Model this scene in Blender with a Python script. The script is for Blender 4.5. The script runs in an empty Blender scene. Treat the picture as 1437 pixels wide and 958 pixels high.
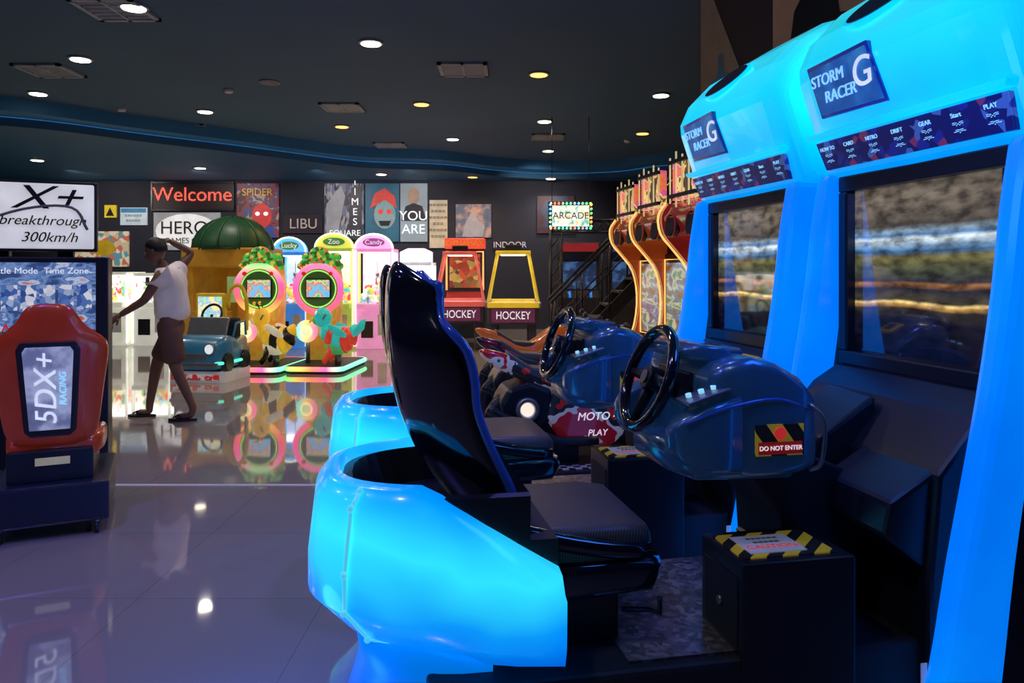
import bpy, bmesh, math, random
from mathutils import Vector, Matrix, Euler
random.seed(7)
sc=bpy.context.scene
C=sc.collection
sc.view_settings.view_transform='Standard'
PI=math.pi
# ---------------- materials ----------------
def _nt(name):
    m=bpy.data.materials.new(name); m.use_nodes=True
    nt=m.node_tree; b=nt.nodes['Principled BSDF']; return m,nt,b
def M(name,col,rough=.5,metal=0,em=0,ecol=None,coat=0,var=.12,ns=6,spec=None):
    m,nt,b=_nt(name)
    tc=nt.nodes.new('ShaderNodeTexCoord'); n=nt.nodes.new('ShaderNodeTexNoise'); n.inputs['Scale'].default_value=ns
    r=nt.nodes.new('ShaderNodeValToRGB')
    nt.links.new(tc.outputs['Object'],n.inputs['Vector']); nt.links.new(n.outputs['Fac'],r.inputs['Fac'])
    r.color_ramp.elements[0].position=.3; r.color_ramp.elements[1].position=.7
    r.color_ramp.elements[0].color=[c*(1-var) for c in col]+[1]
    r.color_ramp.elements[1].color=[min(1,c*(1+var)) for c in col]+[1]
    nt.links.new(r.outputs[0],b.inputs['Base Color'])
    b.inputs['Roughness'].default_value=rough; b.inputs['Metallic'].default_value=metal
    b.inputs['Coat Weight'].default_value=coat
    if spec is not None: b.inputs['Specular IOR Level'].default_value=spec
    if em>0:
        if ecol: b.inputs['Emission Color'].default_value=list(ecol)+[1]
        else: nt.links.new(r.outputs[0],b.inputs['Emission Color'])
        b.inputs['Emission Strength'].default_value=em
    return m
def RM(name,stops,driver='noise',scale=3,em=0,rough=.5,interp='LINEAR',mp=(1,1,1),rng=(0,1),coat=0,rot=(0,0,0),dark=False,dist=0,metal=0,grain=0,ior=None):
    m,nt,b=_nt(name); L=nt.links
    tc=nt.nodes.new('ShaderNodeTexCoord'); mm=nt.nodes.new('ShaderNodeMapping')
    mm.inputs['Scale'].default_value=mp; mm.inputs['Rotation'].default_value=rot
    L.new(tc.outputs['Object'],mm.inputs['Vector'])
    r=nt.nodes.new('ShaderNodeValToRGB'); r.color_ramp.interpolation=interp
    e=r.color_ramp.elements
    e[0].position=stops[0][0]; e[0].color=list(stops[0][1])+[1]
    e[1].position=stops[-1][0]; e[1].color=list(stops[-1][1])+[1]
    for p,c in stops[1:-1]:
        k=e.new(p); k.color=list(c)+[1]
    if driver=='noise':
        n=nt.nodes.new('ShaderNodeTexNoise'); n.inputs['Scale'].default_value=scale; n.inputs['Detail'].default_value=3
        n.inputs['Distortion'].default_value=dist
        L.new(mm.outputs[0],n.inputs['Vector']); out=n.outputs['Fac']
    elif driver=='voronoi':
        n=nt.nodes.new('ShaderNodeTexVoronoi'); n.inputs['Scale'].default_value=scale
        L.new(mm.outputs[0],n.inputs['Vector']); s=nt.nodes.new('ShaderNodeSeparateColor'); L.new(n.outputs['Color'],s.inputs[0]); out=s.outputs[0]
    elif driver=='wave':
        n=nt.nodes.new('ShaderNodeTexWave'); n.inputs['Scale'].default_value=scale; n.inputs['Distortion'].default_value=dist
        L.new(mm.outputs[0],n.inputs['Vector']); out=n.outputs['Fac']
    elif driver=='checker':
        n=nt.nodes.new('ShaderNodeTexChecker'); n.inputs['Scale'].default_value=scale
        L.new(mm.outputs[0],n.inputs['Vector']); out=n.outputs['Fac']
    else:
        s=nt.nodes.new('ShaderNodeSeparateXYZ'); L.new(mm.outputs[0],s.inputs[0])
        q=nt.nodes.new('ShaderNodeMapRange'); q.inputs['From Min'].default_value=rng[0]; q.inputs['From Max'].default_value=rng[1]
        src=s.outputs['XYZ'.index(driver.upper())]
        if dist:
            n=nt.nodes.new('ShaderNodeTexNoise'); n.inputs['Scale'].default_value=scale
            L.new(mm.outputs[0],n.inputs['Vector'])
            a=nt.nodes.new('ShaderNodeMath'); a.operation='MULTIPLY_ADD'; a.inputs[1].default_value=dist
            L.new(n.outputs['Fac'],a.inputs[0]); L.new(src,a.inputs[2]); src=a.outputs[0]
        L.new(src,q.inputs[0]); out=q.outputs[0]
    L.new(out,r.inputs['Fac']); col=r.outputs[0]
    if grain:
        n3=nt.nodes.new('ShaderNodeTexNoise'); n3.inputs['Scale'].default_value=grain; n3.inputs['Detail'].default_value=5
        m3=nt.nodes.new('ShaderNodeMapping'); m3.inputs['Scale'].default_value=(1,.4,1)
        L.new(tc.outputs['Object'],m3.inputs['Vector']); L.new(m3.outputs[0],n3.inputs['Vector'])
        q3=nt.nodes.new('ShaderNodeMapRange'); q3.inputs['From Min'].default_value=.35; q3.inputs['From Max'].default_value=.65; q3.inputs['To Min'].default_value=.35; q3.inputs['To Max'].default_value=1.35
        L.new(n3.outputs['Fac'],q3.inputs[0])
        vm_=nt.nodes.new('ShaderNodeVectorMath'); vm_.operation='SCALE'; L.new(col,vm_.inputs[0]); L.new(q3.outputs[0],vm_.inputs['Scale']); col=vm_.outputs[0]
    if not dark: L.new(col,b.inputs['Base Color'])
    else: b.inputs['Base Color'].default_value=(.01,.01,.012,1)
    b.inputs['Roughness'].default_value=rough; b.inputs['Coat Weight'].default_value=coat; b.inputs['Metallic'].default_value=metal
    if ior: b.inputs['IOR'].default_value=ior
    if em>0:
        L.new(col,b.inputs['Emission Color']); b.inputs['Emission Strength'].default_value=em
    return m
# ---------------- mesh helpers ----------------
def E(name,loc=(0,0,0),rz=0,p=None,s=1):
    o=bpy.data.objects.new(name,None); o.location=loc; o.rotation_euler=(0,0,rz); o.empty_display_size=.1; C.objects.link(o)
    if p: o.parent=p
    o.scale=(s,s,s) if not isinstance(s,tuple) else s
    return o
def mk(name,vs,fs,mat,parent=None,smooth=False,bev=0,seg=2,sub=0,edges=()):
    me=bpy.data.meshes.new(name); me.from_pydata([tuple(v) for v in vs],list(edges),fs)
    bm=bmesh.new(); bm.from_mesh(me)
    if fs: bmesh.ops.recalc_face_normals(bm,faces=bm.faces)
    bm.to_mesh(me); bm.free()
    if isinstance(mat,(list,tuple)):
        for q in mat: me.materials.append(q)
    elif mat: me.materials.append(mat)
    o=bpy.data.objects.new(name,me); C.objects.link(o)
    if parent: o.parent=parent
    if bev:
        md=o.modifiers.new('Bevel','BEVEL'); md.width=bev; md.segments=seg; md.limit_method='ANGLE'; md.angle_limit=.6
    if sub:
        md=o.modifiers.new('Sub','SUBSURF'); md.levels=sub; md.render_levels=sub
    if smooth:
        for p in me.polygons: p.use_smooth=True
    return o
def box(p,name,c,s,mat,bev=0,rot=(0,0,0),seg=2):
    R=Euler(rot).to_matrix(); vs=[]
    for x in(-.5,.5):
        for y in(-.5,.5):
            for z in(-.5,.5): vs.append(R@Vector((x*s[0],y*s[1],z*s[2]))+Vector(c))
    fs=[(0,1,3,2),(4,6,7,5),(0,4,5,1),(2,3,7,6),(0,2,6,4),(1,5,7,3)]
    return mk(name,vs,fs,mat,p,bev=bev,seg=seg)
def bb(p,name,x0,x1,y0,y1,z0,z1,mat,bev=0):
    return box(p,name,((x0+x1)/2,(y0+y1)/2,(z0+z1)/2),(x1-x0,y1-y0,z1-z0),mat,bev)
def prism(p,name,pts,a,b,mat,plane='xz',bev=0,smooth=False):
    n=len(pts)
    def f(u,v,w):
        return {'xz':(u,w,v),'xy':(u,v,w),'yz':(w,u,v)}[plane]
    vs=[f(u,v,a) for u,v in pts]+[f(u,v,b) for u,v in pts]
    fs=[tuple(range(n)),tuple(range(2*n-1,n-1,-1))]+[(i,(i+1)%n,n+(i+1)%n,n+i) for i in range(n)]
    return mk(name,vs,fs,mat,p,bev=bev,smooth=smooth)
def loft(p,name,rings,mat,cap=True,smooth=True,sub=0,bev=0,closed=True,loop=False):
    n=len(rings[0]); vs=[v for r in rings for v in r]; fs=[]
    for k in range(len(rings)-(0 if loop else 1)):
        k2=(k+1)%len(rings)
        for i in range(n if closed else n-1):
            j=(i+1)%n; fs.append((k*n+i,k*n+j,k2*n+j,k2*n+i))
    if cap and not loop:
        fs.append(tuple(range(n))[::-1]); fs.append(tuple((len(rings)-1)*n+i for i in range(n)))
    return mk(name,vs,fs,mat,p,smooth=smooth,sub=sub,bev=bev)
def cr(pts,k=5,closed=False):
    P=[Vector(q) for q in pts]; n=len(P); out=[]
    rng=range(n) if closed else range(n-1)
    for i in rng:
        p1=P[i]; p2=P[(i+1)%n]
        p0=P[i-1] if (closed or i>0) else p1*2-p2
        p3=P[(i+2)%n] if (closed or i+2<n) else p2*2-p1
        for j in range(k):
            t=j/k
            out.append(.5*((2*p1)+(p2-p0)*t+(2*p0-5*p1+4*p2-p3)*t*t+(3*p1-p0-3*p2+p3)*t**3))
    if not closed: out.append(P[-1])
    return out
def sweep(p,name,pts,r,mat,n=8,closed=False,flat=1):
    P=[Vector(q) for q in pts]; N=len(P)
    rr=r if isinstance(r,(list,tuple)) else [r]*N
    rings=[]; ref=None
    for i in range(N):
        if closed: t=(P[(i+1)%N]-P[i-1])
        else: t=P[min(i+1,N-1)]-P[max(i-1,0)]
        t.normalize()
        if ref is None:
            ref=Vector((0,0,1)) if abs(t.z)<.9 else Vector((1,0,0))
        ref=(ref-t*ref.dot(t)).normalized(); b=t.cross(ref)
        rings.append([P[i]+(ref*math.cos(a)+b*math.sin(a)*flat)*rr[i] for a in [2*PI*k/n for k in range(n)]])
    return loft(p,name,rings,mat,loop=closed)
def circ(c,r,axis='x',n=24,r2=None):
    r2=r2 or r; out=[]
    for k in range(n):
        a=2*PI*k/n; u=r*math.cos(a); v=r2*math.sin(a)
        out.append({'x':(c[0],c[1]+u,c[2]+v),'y':(c[0]+u,c[1],c[2]+v),'z':(c[0]+u,c[1]+v,c[2])}[axis])
    return out
def cyl(p,name,a,b,r,mat,r2=None,n=20,bev=0):
    A=Vector(a);B=Vector(b);t=(B-A).normalized(); ref=Vector((0,0,1)) if abs(t.z)<.9 else Vector((1,0,0))
    ref=(ref-t*ref.dot(t)).normalized(); q=t.cross(ref); r2=r if r2 is None else r2
    rings=[[X+(ref*math.cos(2*PI*k/n)+q*math.sin(2*PI*k/n))*R for k in range(n)] for X,R in((A,r),(B,r2))]
    o=loft(p,name,rings,mat,smooth=False,bev=bev)
    for f in o.data.polygons:
        if len(f.vertices)==4: f.use_smooth=True
    return o
def ell(p,name,c,r,mat,rot=(0,0,0),nu=20,nv=12,zmin=-1):
    R=Euler(rot).to_matrix(); rings=[]; a0=math.asin(max(-.999,zmin))
    for i in range(nv+1):
        z=math.sin(a0+(PI/2*.998-a0)*i/nv)
        q=math.sqrt(max(0,1-z*z))
        rings.append([R@Vector((r[0]*q*math.cos(2*PI*k/nu),r[1]*q*math.sin(2*PI*k/nu),r[2]*z))+Vector(c) for k in range(nu)])
    return loft(p,name,rings,mat)
def T(p,name,s,loc,rot,size,mat,ext=.002,al='CENTER',shear=0,sx=1):
    cu=bpy.data.curves.new(name,'FONT'); cu.body=s; cu.size=size; cu.extrude=ext; cu.align_x=al; cu.align_y='CENTER'; cu.shear=shear
    cu.materials.append(mat); o=bpy.data.objects.new(name,cu); o.location=loc; o.rotation_euler=rot; o.scale=(sx,1,1); C.objects.link(o)
    if p:o.parent=p
    return o
FX=(PI/2,0,-PI/2); FY=(PI/2,0,0)
def rrect(x,y0,y1,z0,z1,r,axis='x',n=4):
    out=[]
    for cy,cz,a0 in((y1-r,z1-r,0),(y0+r,z1-r,90),(y0+r,z0+r,180),(y1-r,z0+r,270)):
        for k in range(n+1):
            a=math.radians(a0+90*k/n); y=cy+r*math.cos(a); z=cz+r*math.sin(a)
            out.append({'x':(x,y,z),'y':(y,x,z),'z':(y,z,x)}[axis])
    return out
def light(name,typ,loc,power,col,size=.1,parent=None,rot=(0,0,0),spot=2.4,blend=.8):
    l=bpy.data.lights.new(name,typ); l.energy=power; l.color=col
    if typ=='AREA': l.size=size
    else: l.shadow_soft_size=size
    if typ=='SPOT': l.spot_size=spot; l.spot_blend=blend
    o=bpy.data.objects.new(name,l); o.location=loc; o.rotation_euler=rot; C.objects.link(o)
    if parent:o.parent=parent
    return o
# ---------------- material library ----------------
mBlack=M('black_plastic',(.014,.016,.024),.32); mBlackM=M('black_matte',(.015,.016,.024),.6)
mGloss=M('gloss_black_shell',(.008,.009,.017),.12,coat=1)
mWhite=M('white_plastic',(.7,.7,.72),.4); mGrey=M('grey_metal',(.3,.31,.33),.35,.8)
mGlowC=RM('cyan_glow_panel',[(0,(0,.30,.8)),(.45,(0,.55,.92)),(1,(.04,.82,1))],'noise',1.3,em=.95,rough=.25,dist=.3)
mGlowB=RM('blue_glow_upright',[(0,(0,.09,.72)),(.5,(0,.20,.90)),(1,(0,.44,1))],'noise',1.5,em=.95,rough=.25)
mGlowH=RM('cyan_glow_header',[(0,(0,.24,.85)),(.25,(0,.45,.88)),(.55,(.01,.72,.90)),(.8,(.04,.82,.93)),(1,(.01,.5,.8))],'z',2.2,em=.88,rough=.2,rng=(1.86,2.78),dist=.3,coat=.5)
mGlowS=RM('cyan_shell_glow',[(0,(0,.07,.75)),(.3,(0,.32,.95)),(.52,(.03,.80,1)),(.66,(.02,.62,1)),(.85,(0,.30,.90)),(1,(0,.20,.82))],'z',1.9,em=.95,rough=.22,rng=(.52,1.14),dist=.5,coat=.5)
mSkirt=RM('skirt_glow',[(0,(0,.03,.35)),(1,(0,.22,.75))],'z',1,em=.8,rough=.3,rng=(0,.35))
mSeam=M('clear_seam',(.3,.7,.9),.2,em=.6,ecol=(.1,.75,1))
mPod=M('blue_metal_pod',(.035,.13,.28),.28,.35,coat=.8,em=.03,ecol=(.05,.2,.5)); mTrimGlint=M('blue_trim_and_edge_light',(.02,.08,.5),.2,coat=1,em=.06)  # trim blue also paints the light caught on the seat wing edges
mSeatF=RM('carbon_seat_fabric',[(0,(.06,.055,.055)),(1,(.17,.15,.14))],'wave',45,rough=.42,rot=(0,0,.6),dist=.5)
mStripe=RM('hazard_stripes',[(0,(.01,.01,.01)),(.5,(.75,.5,.03))],'wave',5,em=.12,interp='CONSTANT',rot=(0,PI/5,.7))
mRedPl=M('red_label',(.5,.02,.02),.4,em=.15); mPaper=M('paper_label',(.65,.65,.68),.5,em=.1)
mDiamond=RM('diamond_plate',[(0,(.10,.10,.12)),(.6,(.22,.22,.24)),(1,(.4,.4,.42))],'voronoi',50,rough=.3,metal=.6)
mScreenS=RM('race_game_screen',[(0,(0,0,.004)),(.22,(.006,.006,.015)),(.29,(.03,.025,.02)),(.31,(.45,.24,.06)),(.322,(.9,.65,.25)),(.335,(.06,.05,.03)),(.40,(.02,.02,.03)),(.43,(.28,.12,.04)),(.445,(.03,.03,.04)),(.52,(.07,.08,.04)),(.58,(.16,.14,.05)),(.61,(.03,.10,.22)),(.64,(.18,.30,.45)),(.675,(.6,.68,.72)),(.695,(.08,.20,.42)),(.72,(.22,.3,.38)),(.75,(.07,.06,.05)),(.9,(.16,.13,.10)),(1,(.07,.06,.045))],'z',4,em=1.15,rough=.04,rng=(1.08,1.75),dark=True,dist=.03,grain=30,ior=2.3)
mSign=RM('racer_sign',[(0,(0,.02,.12)),(.5,(.01,.10,.35)),(1,(.05,.35,.6))],'noise',9,em=.7,rough=.3)
mInfo=RM('info_strip',[(0,(.005,.01,.10)),(.6,(.01,.02,.22)),(.72,(.05,.12,.35)),(.86,(.2,.03,.1)),(.9,(.01,.02,.15))],'voronoi',30,em=.5,interp='CONSTANT',rough=.3)
mTxtW=M('white_lettering',(.8,.85,.9),.5,em=.7); mTxtK=M('black_lettering',(.01,.01,.01),.5); mTxtR=M('red_lettering',(.7,.03,.03),.5,em=.5)
mTxtC=M('cyan_lettering',(.3,.7,.95),.5,em=.8)
mYel=M('yellow_paint',(.75,.5,.03),.4,em=.1)
ANG=math.radians(11)
# ---------------- seat shell ----------------
def bucket(p,name,st,mat,rim=None,rimr=.012):
    rings=[]; le=[]; re=[]
    N=len(st); S=[-1+2*i/12 for i in range(13)]
    for i,(x,z,hw,d,th) in enumerate(st):
        a=st[max(i-1,0)]; b=st[min(i+1,N-1)]
        t=Vector((b[0]-a[0],0,b[1]-a[1])).normalized(); n=Vector((t.z,0,-t.x))
        if n.x<0:n=-n
        o=[];q=[]
        for s in S:
            y=hw*math.copysign(abs(s)**.8,s)
            o.append(Vector((x,y,z))+n*(d*abs(s)**3))
            q.append(Vector((x,y*(hw-th*.8)/hw,z))+n*(th+(d-th)*abs(s)**3+.004))
        rings.append(o+q[::-1]); le.append((o[0]+q[0])/2); re.append((o[-1]+q[-1])/2)
    ob=loft(p,name,rings,mat,sub=1)
    if rim:
        sweep(p,'wing_lit_edge_near',cr(le,3),rimr,rim); sweep(p,'wing_lit_edge_far',cr(re,3),rimr,rim)  # tubes paint the blue light reflected along the wing edges
    return ob
# ---------------- racing cabinet ----------------
def racer(loc):
    g=E('racing_arcade_machine',loc,ANG)
    prof=[(-.02,1.77),(-.055,1.80),(-.12,1.98),(-.185,2.17),(-.19,2.23),(-.14,2.34),(-.03,2.45),(.12,2.54),(.32,2.60),(.6,2.64),(.74,2.58),(.76,1.77)]
    rings=[]
    for y,s in((-.535,.82),(-.52,.92),(-.485,.975),(-.42,1),(0,1.012),(.42,1),(.485,.975),(.52,.92),(.535,.82)):
        rings.append([(.3+(x-.3)*(1-(1-s)*.8),y,2.08+(z-2.08)*s) for x,z in prof])
    loft(g,'header_dome',rings,mGlowH,smooth=False,bev=.018)
    dv=M('slot_dark_reflection',(.05,.012,.03),.2,coat=1)  # reddish tone puts a reflection into the slot colour
    a=(-.178,2.275);b=(-.045,2.435);n_=Vector((-(b[1]-a[1]),0,(b[0]-a[0]))).normalized()
    for nm,sc_,off,mt in(('crown_slot_rim',1.12,.026,mGlowC),('crown_slot',1,.030,dv)):
        pts=[]
        for k in range(28):
            t=2*PI*k/28; u=.5+.36*sc_*math.sin(t); y=.03+.17*sc_*math.cos(t)-.06*math.sin(t)
            pts.append(Vector((a[0]+(b[0]-a[0])*u,y,a[1]+(b[1]-a[1])*u)))
        loft(g,nm,[[P-n_*.03 for P in pts],[P+n_*off for P in pts]],mt,smooth=False)
    def fr(z,o=.0):
        return -.055-.13*(z-1.8)/.37-o
    def quad(name,pts,mat,o=.014):
        f=[(fr(z,o),y,z) for y,z in pts]; b=[(fr(z,-.01),y,z) for y,z in pts]; n=len(pts)
        return mk(name,f+b,[tuple(range(n)),tuple(range(2*n-1,n-1,-1))]+[(i,(i+1)%n,n+(i+1)%n,n+i) for i in range(n)],mat,g,bev=.003)
    quad('sign_frame',[(.385,2.205),(.385,2.01),(.0,2.0),(.02,2.215)],mTrimGlint,.014)
    quad('sign_panel',[(.37,2.19),(.37,2.022),(.012,2.012),(.032,2.20)],mSign,.020)
    sl=math.atan2(.13,.37); RT=(PI/2+sl,0,-PI/2)
    T(g,'sign_text',"STORM",(fr(2.14,.026),.27,2.14),RT,.062,mTxtC,shear=.3)
    T(g,'sign_text2',"RACER",(fr(2.075,.026),.22,2.075),RT,.062,mTxtC,shear=.3)
    T(g,'sign_text3',"G",(fr(2.11,.026),.085,2.115),RT,.15,mTxtW,shear=.3)
    quad('info_strip',[(.475,1.925),(.46,1.815),(-.46,1.815),(-.475,1.925)],mInfo,.012)
    quad('strip_lip_top',[(.50,1.955),(.49,1.935),(-.49,1.935),(-.50,1.955)],mGlowC,.035)
    for i in range(7):
        y=.41-i*.135; T(g,'info_text',["HOW TO","CARD","NITRO","DRIFT","GEAR","Start","PLAY"][i],(fr(1.89,.015),y,1.895),RT,.022,mTxtC,.001)
        T(g,'info_text_b',"=:-:=\n-=:=-",(fr(1.855,.015),y,1.858),RT,.024,mTxtC,.001)
    fe=[(.0,-.44),(.24,-.36),(.55,-.30),(.85,-.235),(1.1,-.185),(1.35,-.145),(1.6,-.115),(1.8,-.08)]
    be=[(1.8,.06),(1.6,.03),(1.35,.0),(1.1,-.03),(.85,-.07),(.55,-.12),(.24,-.16),(0,-.2)]
    fe=[(v.x,v.z) for v in cr([(a_,0,b_) for a_,b_ in fe],3)]; be=[(v.x,v.z) for v in cr([(a_,0,b_) for a_,b_ in be],3)]
    for s,nm in((1,'far'),(-1,'near')):
        y0,y1=sorted((s*.432,s*.52))
        prism(g,'upright_'+nm,[(x,z) for z,x in fe]+[(x,z) for z,x in be],y0,y1,mGlowB,bev=.028)
        y0,y1=sorted((s*.43,s*.47))
        prism(g,'side_panel_'+nm,[(-.16,0),(-.06,.85),(0,1.35),(.05,1.79),(.72,1.79),(.72,0)],y0,y1,mBlack,bev=.01)
    bb(g,'cabinet_body',.04,.70,-.43,.43,0,1.78,mBlackM)
    for nm,a in (('top',(-.04,.05,-.43,.43,1.72,1.785)),('bottom',(-.04,.05,-.43,.43,1.02,1.08)),('l',(-.04,.05,.375,.43,1.08,1.72)),('r',(-.04,.05,-.43,-.375,1.08,1.72))):
        bb(g,'bezel_'+nm,*a,mBlack,.008)
    bb(g,'screen',.0,.03,-.375,.375,1.08,1.72,mScreenS)
    prism(g,'console',[(.04,1.03),(-.06,1.02),(-.16,.96),(-.3,.80),(-.33,.5),(-.33,0),(.04,0)],-.425,.425,mBlack,bev=.015)
    prism(g,'console_pod',[(-.2,.97),(-.42,.83),(-.44,.74),(-.3,.62),(-.2,.7)],-.02,.26,mBlack,bev=.015)
    prism(g,'console_pod_low',[(-.2,.86),(-.44,.72),(-.46,.62),(-.3,.5),(-.2,.6)],-.40,-.06,mBlack,bev=.015)
    bb(g,'card_slot',-.055,-.04,-.42,-.38,1.0,1.04,mPaper)
    # dashboard pod
    sec=[(-.93,.24,.85,1.08),(-.90,.285,.80,1.12),(-.82,.305,.785,1.145),(-.74,.305,.785,1.125),(-.66,.30,.79,1.08),(-.61,.285,.80,1.03),(-.59,.26,.82,1.0)]
    loft(g,'dash_pod',[rrect(x,-h,h,a,b,.035) for x,h,a,b in sec],mPod)
    for s in(-1,1):
        loft(g,'dash_wing',[rrect(x,min(s*a,s*b),max(s*a,s*b),z0,z1,.018) for x,a,b,z0,z1 in((-1.06,.21,.26,.87,.93),(-1.03,.195,.29,.83,.965),(-.96,.185,.305,.81,1.0),(-.86,.18,.31,.80,1.03))],mPod)
    loft(g,'dash_under',[rrect(x,-h,h,a,b,.035) for x,h,a,b in((-1.02,.17,.78,.85),(-.96,.24,.765,.86),(-.66,.25,.76,.86))],mPod)
    loft(g,'hood_lip',[rrect(x,-h,h,a,b,.012) for x,h,a,b in((-.98,.14,1.125,1.155),(-.92,.18,1.12,1.17),(-.80,.19,1.11,1.16))],mPod)
    bb(g,'gauge_face',-.945,-.93,-.13,.13,.98,1.08,mBlack,.01)
    box(g,'button_panel',(-.955,-.25,1.03),(.14,.10,.012),mGrey,.004,(0,-.3,0))
    for i in range(3): cyl(g,'button',(-1.0+i*.04,-.25,1.025+i*.011),(-1.003+i*.04,-.25,1.036+i*.011),.009,mTxtC,n=12)
    box(g,'gold_emblem',(-.70,-.13,1.108),(.09,.10,.012),M('gold_emblem',(.6,.4,.08),.3,.5,em=.15),.004,(0,.45,0))
    box(g,'gold_emblem_core',(-.70,-.13,1.114),(.05,.05,.01),mBlack,.004,(0,.45,0))
    sweep(g,'pod_crease',cr([(-1.03,-.295,.955),(-.9,-.308,1.0),(-.75,-.308,1.02),(-.62,-.288,.98)],4),.005,mTrimGlint,6)
    box(g,'hazard_plate',(-.74,-.308,.90),(.155,.006,.092),mStripe)
    box(g,'do_not_enter_plate',(-.74,-.313,.877),(.14,.004,.036),mRedPl)
    T(g,'do_not_enter_text',"DO NOT ENTER",(-.74,-.317,.877),FY,.019,mTxtW,.001)
    cyl(g,'no_entry_disc',(-.74,-.31,.92),(-.74,-.316,.92),.018,mTxtR)
    sweep(g,'grab_rail',cr([(-.63,-.29,.80),(-.61,-.32,.83),(-.60,-.32,.95),(-.63,-.29,1.0)],4),.007,mGrey)
    # steering wheel
    wc=Vector((-1.03,0,1.05)); tl=math.radians(20)
    ux=Vector((math.sin(tl),0,math.cos(tl))); nn=Vector((-math.cos(tl),0,math.sin(tl)))
    pts=[wc+Vector((0,1,0))*.165*math.cos(a)+ux*.165*math.sin(a) for a in [2*PI*k/32 for k in range(32)]]
    sweep(g,'steering_wheel_rim',pts,.019,mGloss,10,True)
    for a in(0,PI,-PI/2): sweep(g,'wheel_spoke',[wc-nn*.02,wc+(Vector((0,1,0))*math.cos(a)+ux*math.sin(a))*.155],[.026,.014],mBlack,flat=.5)
    cyl(g,'wheel_hub',wc+nn*.012,wc-nn*.13,.04,mBlack,bev=.005)
    cyl(g,'hub_badge',wc+nn*.012,wc+nn*.018,.022,mGrey)
    prism(g,'dash_column',[(-.78,.80),(-.58,.82),(-.32,.72),(-.32,.3),(-.6,.3),(-.62,.6)],-.12,.2,mBlackM,bev=.01)
    bb(g,'platform',-1.78,-.25,-.38,.38,0,.30,mBlackM,.015)
    bb(g,'footwell_plate',-1.22,-.64,-.34,.34,.30,.308,mDiamond)
    bb(g,'coin_box',-.90,-.54,-.385,-.12,.0,.57,mBlack,.008)
    bb(g,'coin_box_door',-.904,-.90,-.36,-.15,.32,.52,mBlackM,.002)
    cyl(g,'coin_lock',(-.90,-.26,.42),(-.912,-.26,.42),.012,mGrey)
    bb(g,'hazard_label',-.88,-.58,-.35,-.16,.57,.574,mStripe)
    bb(g,'caution_label',-.84,-.66,-.325,-.19,.574,.577,mPaper)
    T(g,'caution_text',"CAUTION",(-.75,-.285,.578),(0,0,0),.036,mTxtR,.0005)
    T(g,'caution_text_b',"======\n=====",(-.75,-.235,.578),(0,0,0),.03,mTxtK,.0005)
    bb(g,'label_side',-.36,-.34,-.427,-.424,.2,.26,mPaper)
    bb(g,'platform_label',-1.76,-1.67,-.385,-.38,.18,.26,mPaper)
    cyl(g,'label_mark',(-1.715,-.384,.225),(-1.715,-.388,.225),.018,M('blue_mark',(.02,.1,.6),.4,em=.2))
    box(g,'pedal_gas',(-.62,-.02,.44),(.02,.07,.14),mGrey,.005,(0,-.4,0)); box(g,'pedal_brake',(-.62,.1,.44),(.02,.08,.1),mGrey,.005,(0,-.4,0))
    # seat
    st=[(-1.60,.56,.22,.10,.05),(-1.65,.66,.25,.15,.05),(-1.75,.78,.26,.19,.05),(-1.83,.92,.265,.21,.05),(-1.865,1.04,.275,.225,.05),(-1.88,1.15,.28,.215,.05),(-1.885,1.215,.27,.18,.05),(-1.885,1.26,.22,.15,.05),(-1.885,1.32,.19,.15,.05),(-1.88,1.385,.185,.145,.05),(-1.865,1.42,.165,.12,.045),(-1.85,1.44,.12,.08,.035)]
    bucket(g,'seat_back_shell',st,mGloss,mTrimGlint,.014)
    st2=[(x+.052,z,hw*.72,d*.5,.03) for x,z,hw,d,th in st[1:-2]]
    bucket(g,'seat_back_pad',st2,mSeatF)
    sec=[(-1.62,.22,.55,.64),(-1.5,.245,.53,.66),(-1.35,.25,.52,.655),(-1.2,.25,.52,.655),(-1.12,.235,.54,.645),(-1.10,.2,.56,.62)]
    loft(g,'seat_cushion',[rrect(x,-h,h,a,b,.03) for x,h,a,b in sec],mSeatF)
    sec=[(-1.66,.25,.46,.57),(-1.4,.275,.45,.56),(-1.12,.27,.46,.56),(-1.08,.23,.49,.55)]
    loft(g,'seat_pan',[rrect(x,-h,h,a,b,.03) for x,h,a,b in sec],mGloss)
    for s in(-1,1):
        sweep(g,'seat_bolster',cr([(-1.66,s*.235,.70),(-1.5,s*.25,.65),(-1.3,s*.25,.60),(-1.12,s*.235,.57)],3),.028,mGloss)
    bb(g,'seat_pedestal',-1.68,-1.2,-.2,.2,.3,.47,mBlack,.01)
    sweep(g,'seat_adjust_crank',[(-1.2,-.22,.40),(-1.12,-.24,.40),(-1.10,-.27,.40),(-1.10,-.27,.45)],.008,mBlack)
    # glowing wrap around shell
    R0=[];n=29
    for k in range(n):
        ph=-PI/2+PI*k/(n-1); c=max(0,math.cos(ph)); s=math.sin(ph)
        cc=c**.75; ss=math.copysign(abs(s)**.65,s)
        top=.585+.235*min(1,c*2.0)**.8; bi=.03+.20*c
        ring=[]
        for o,z in((-bi,.345),(-bi*.45,.40),(-.01,.50),(-.01,.60 if top>.66 else top-.06),(-.03,top-.05),(-.06,top-.01),(-.10,top),(-.115,top-.06),(-.13-bi*.5,.40)):
            ring.append((-1.42-(.70+o)*cc,(.43+o)*ss,z))
        R0.append(ring)
    loft(g,'rear_glow_shell',R0,mGlowS)
    k=8; r=R0[k]; sweep(g,'shell_seam',[Vector(v)+Vector((-.004,-.006,0)) for v in r[0:6]],.006,mSeam,6)
    for q in R0[k][1:6]: ell(g,'seam_bolt',Vector(q)+Vector((-.006,-.01,0)),(.010,.010,.010),mSeam,nu=8,nv=5)
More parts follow.
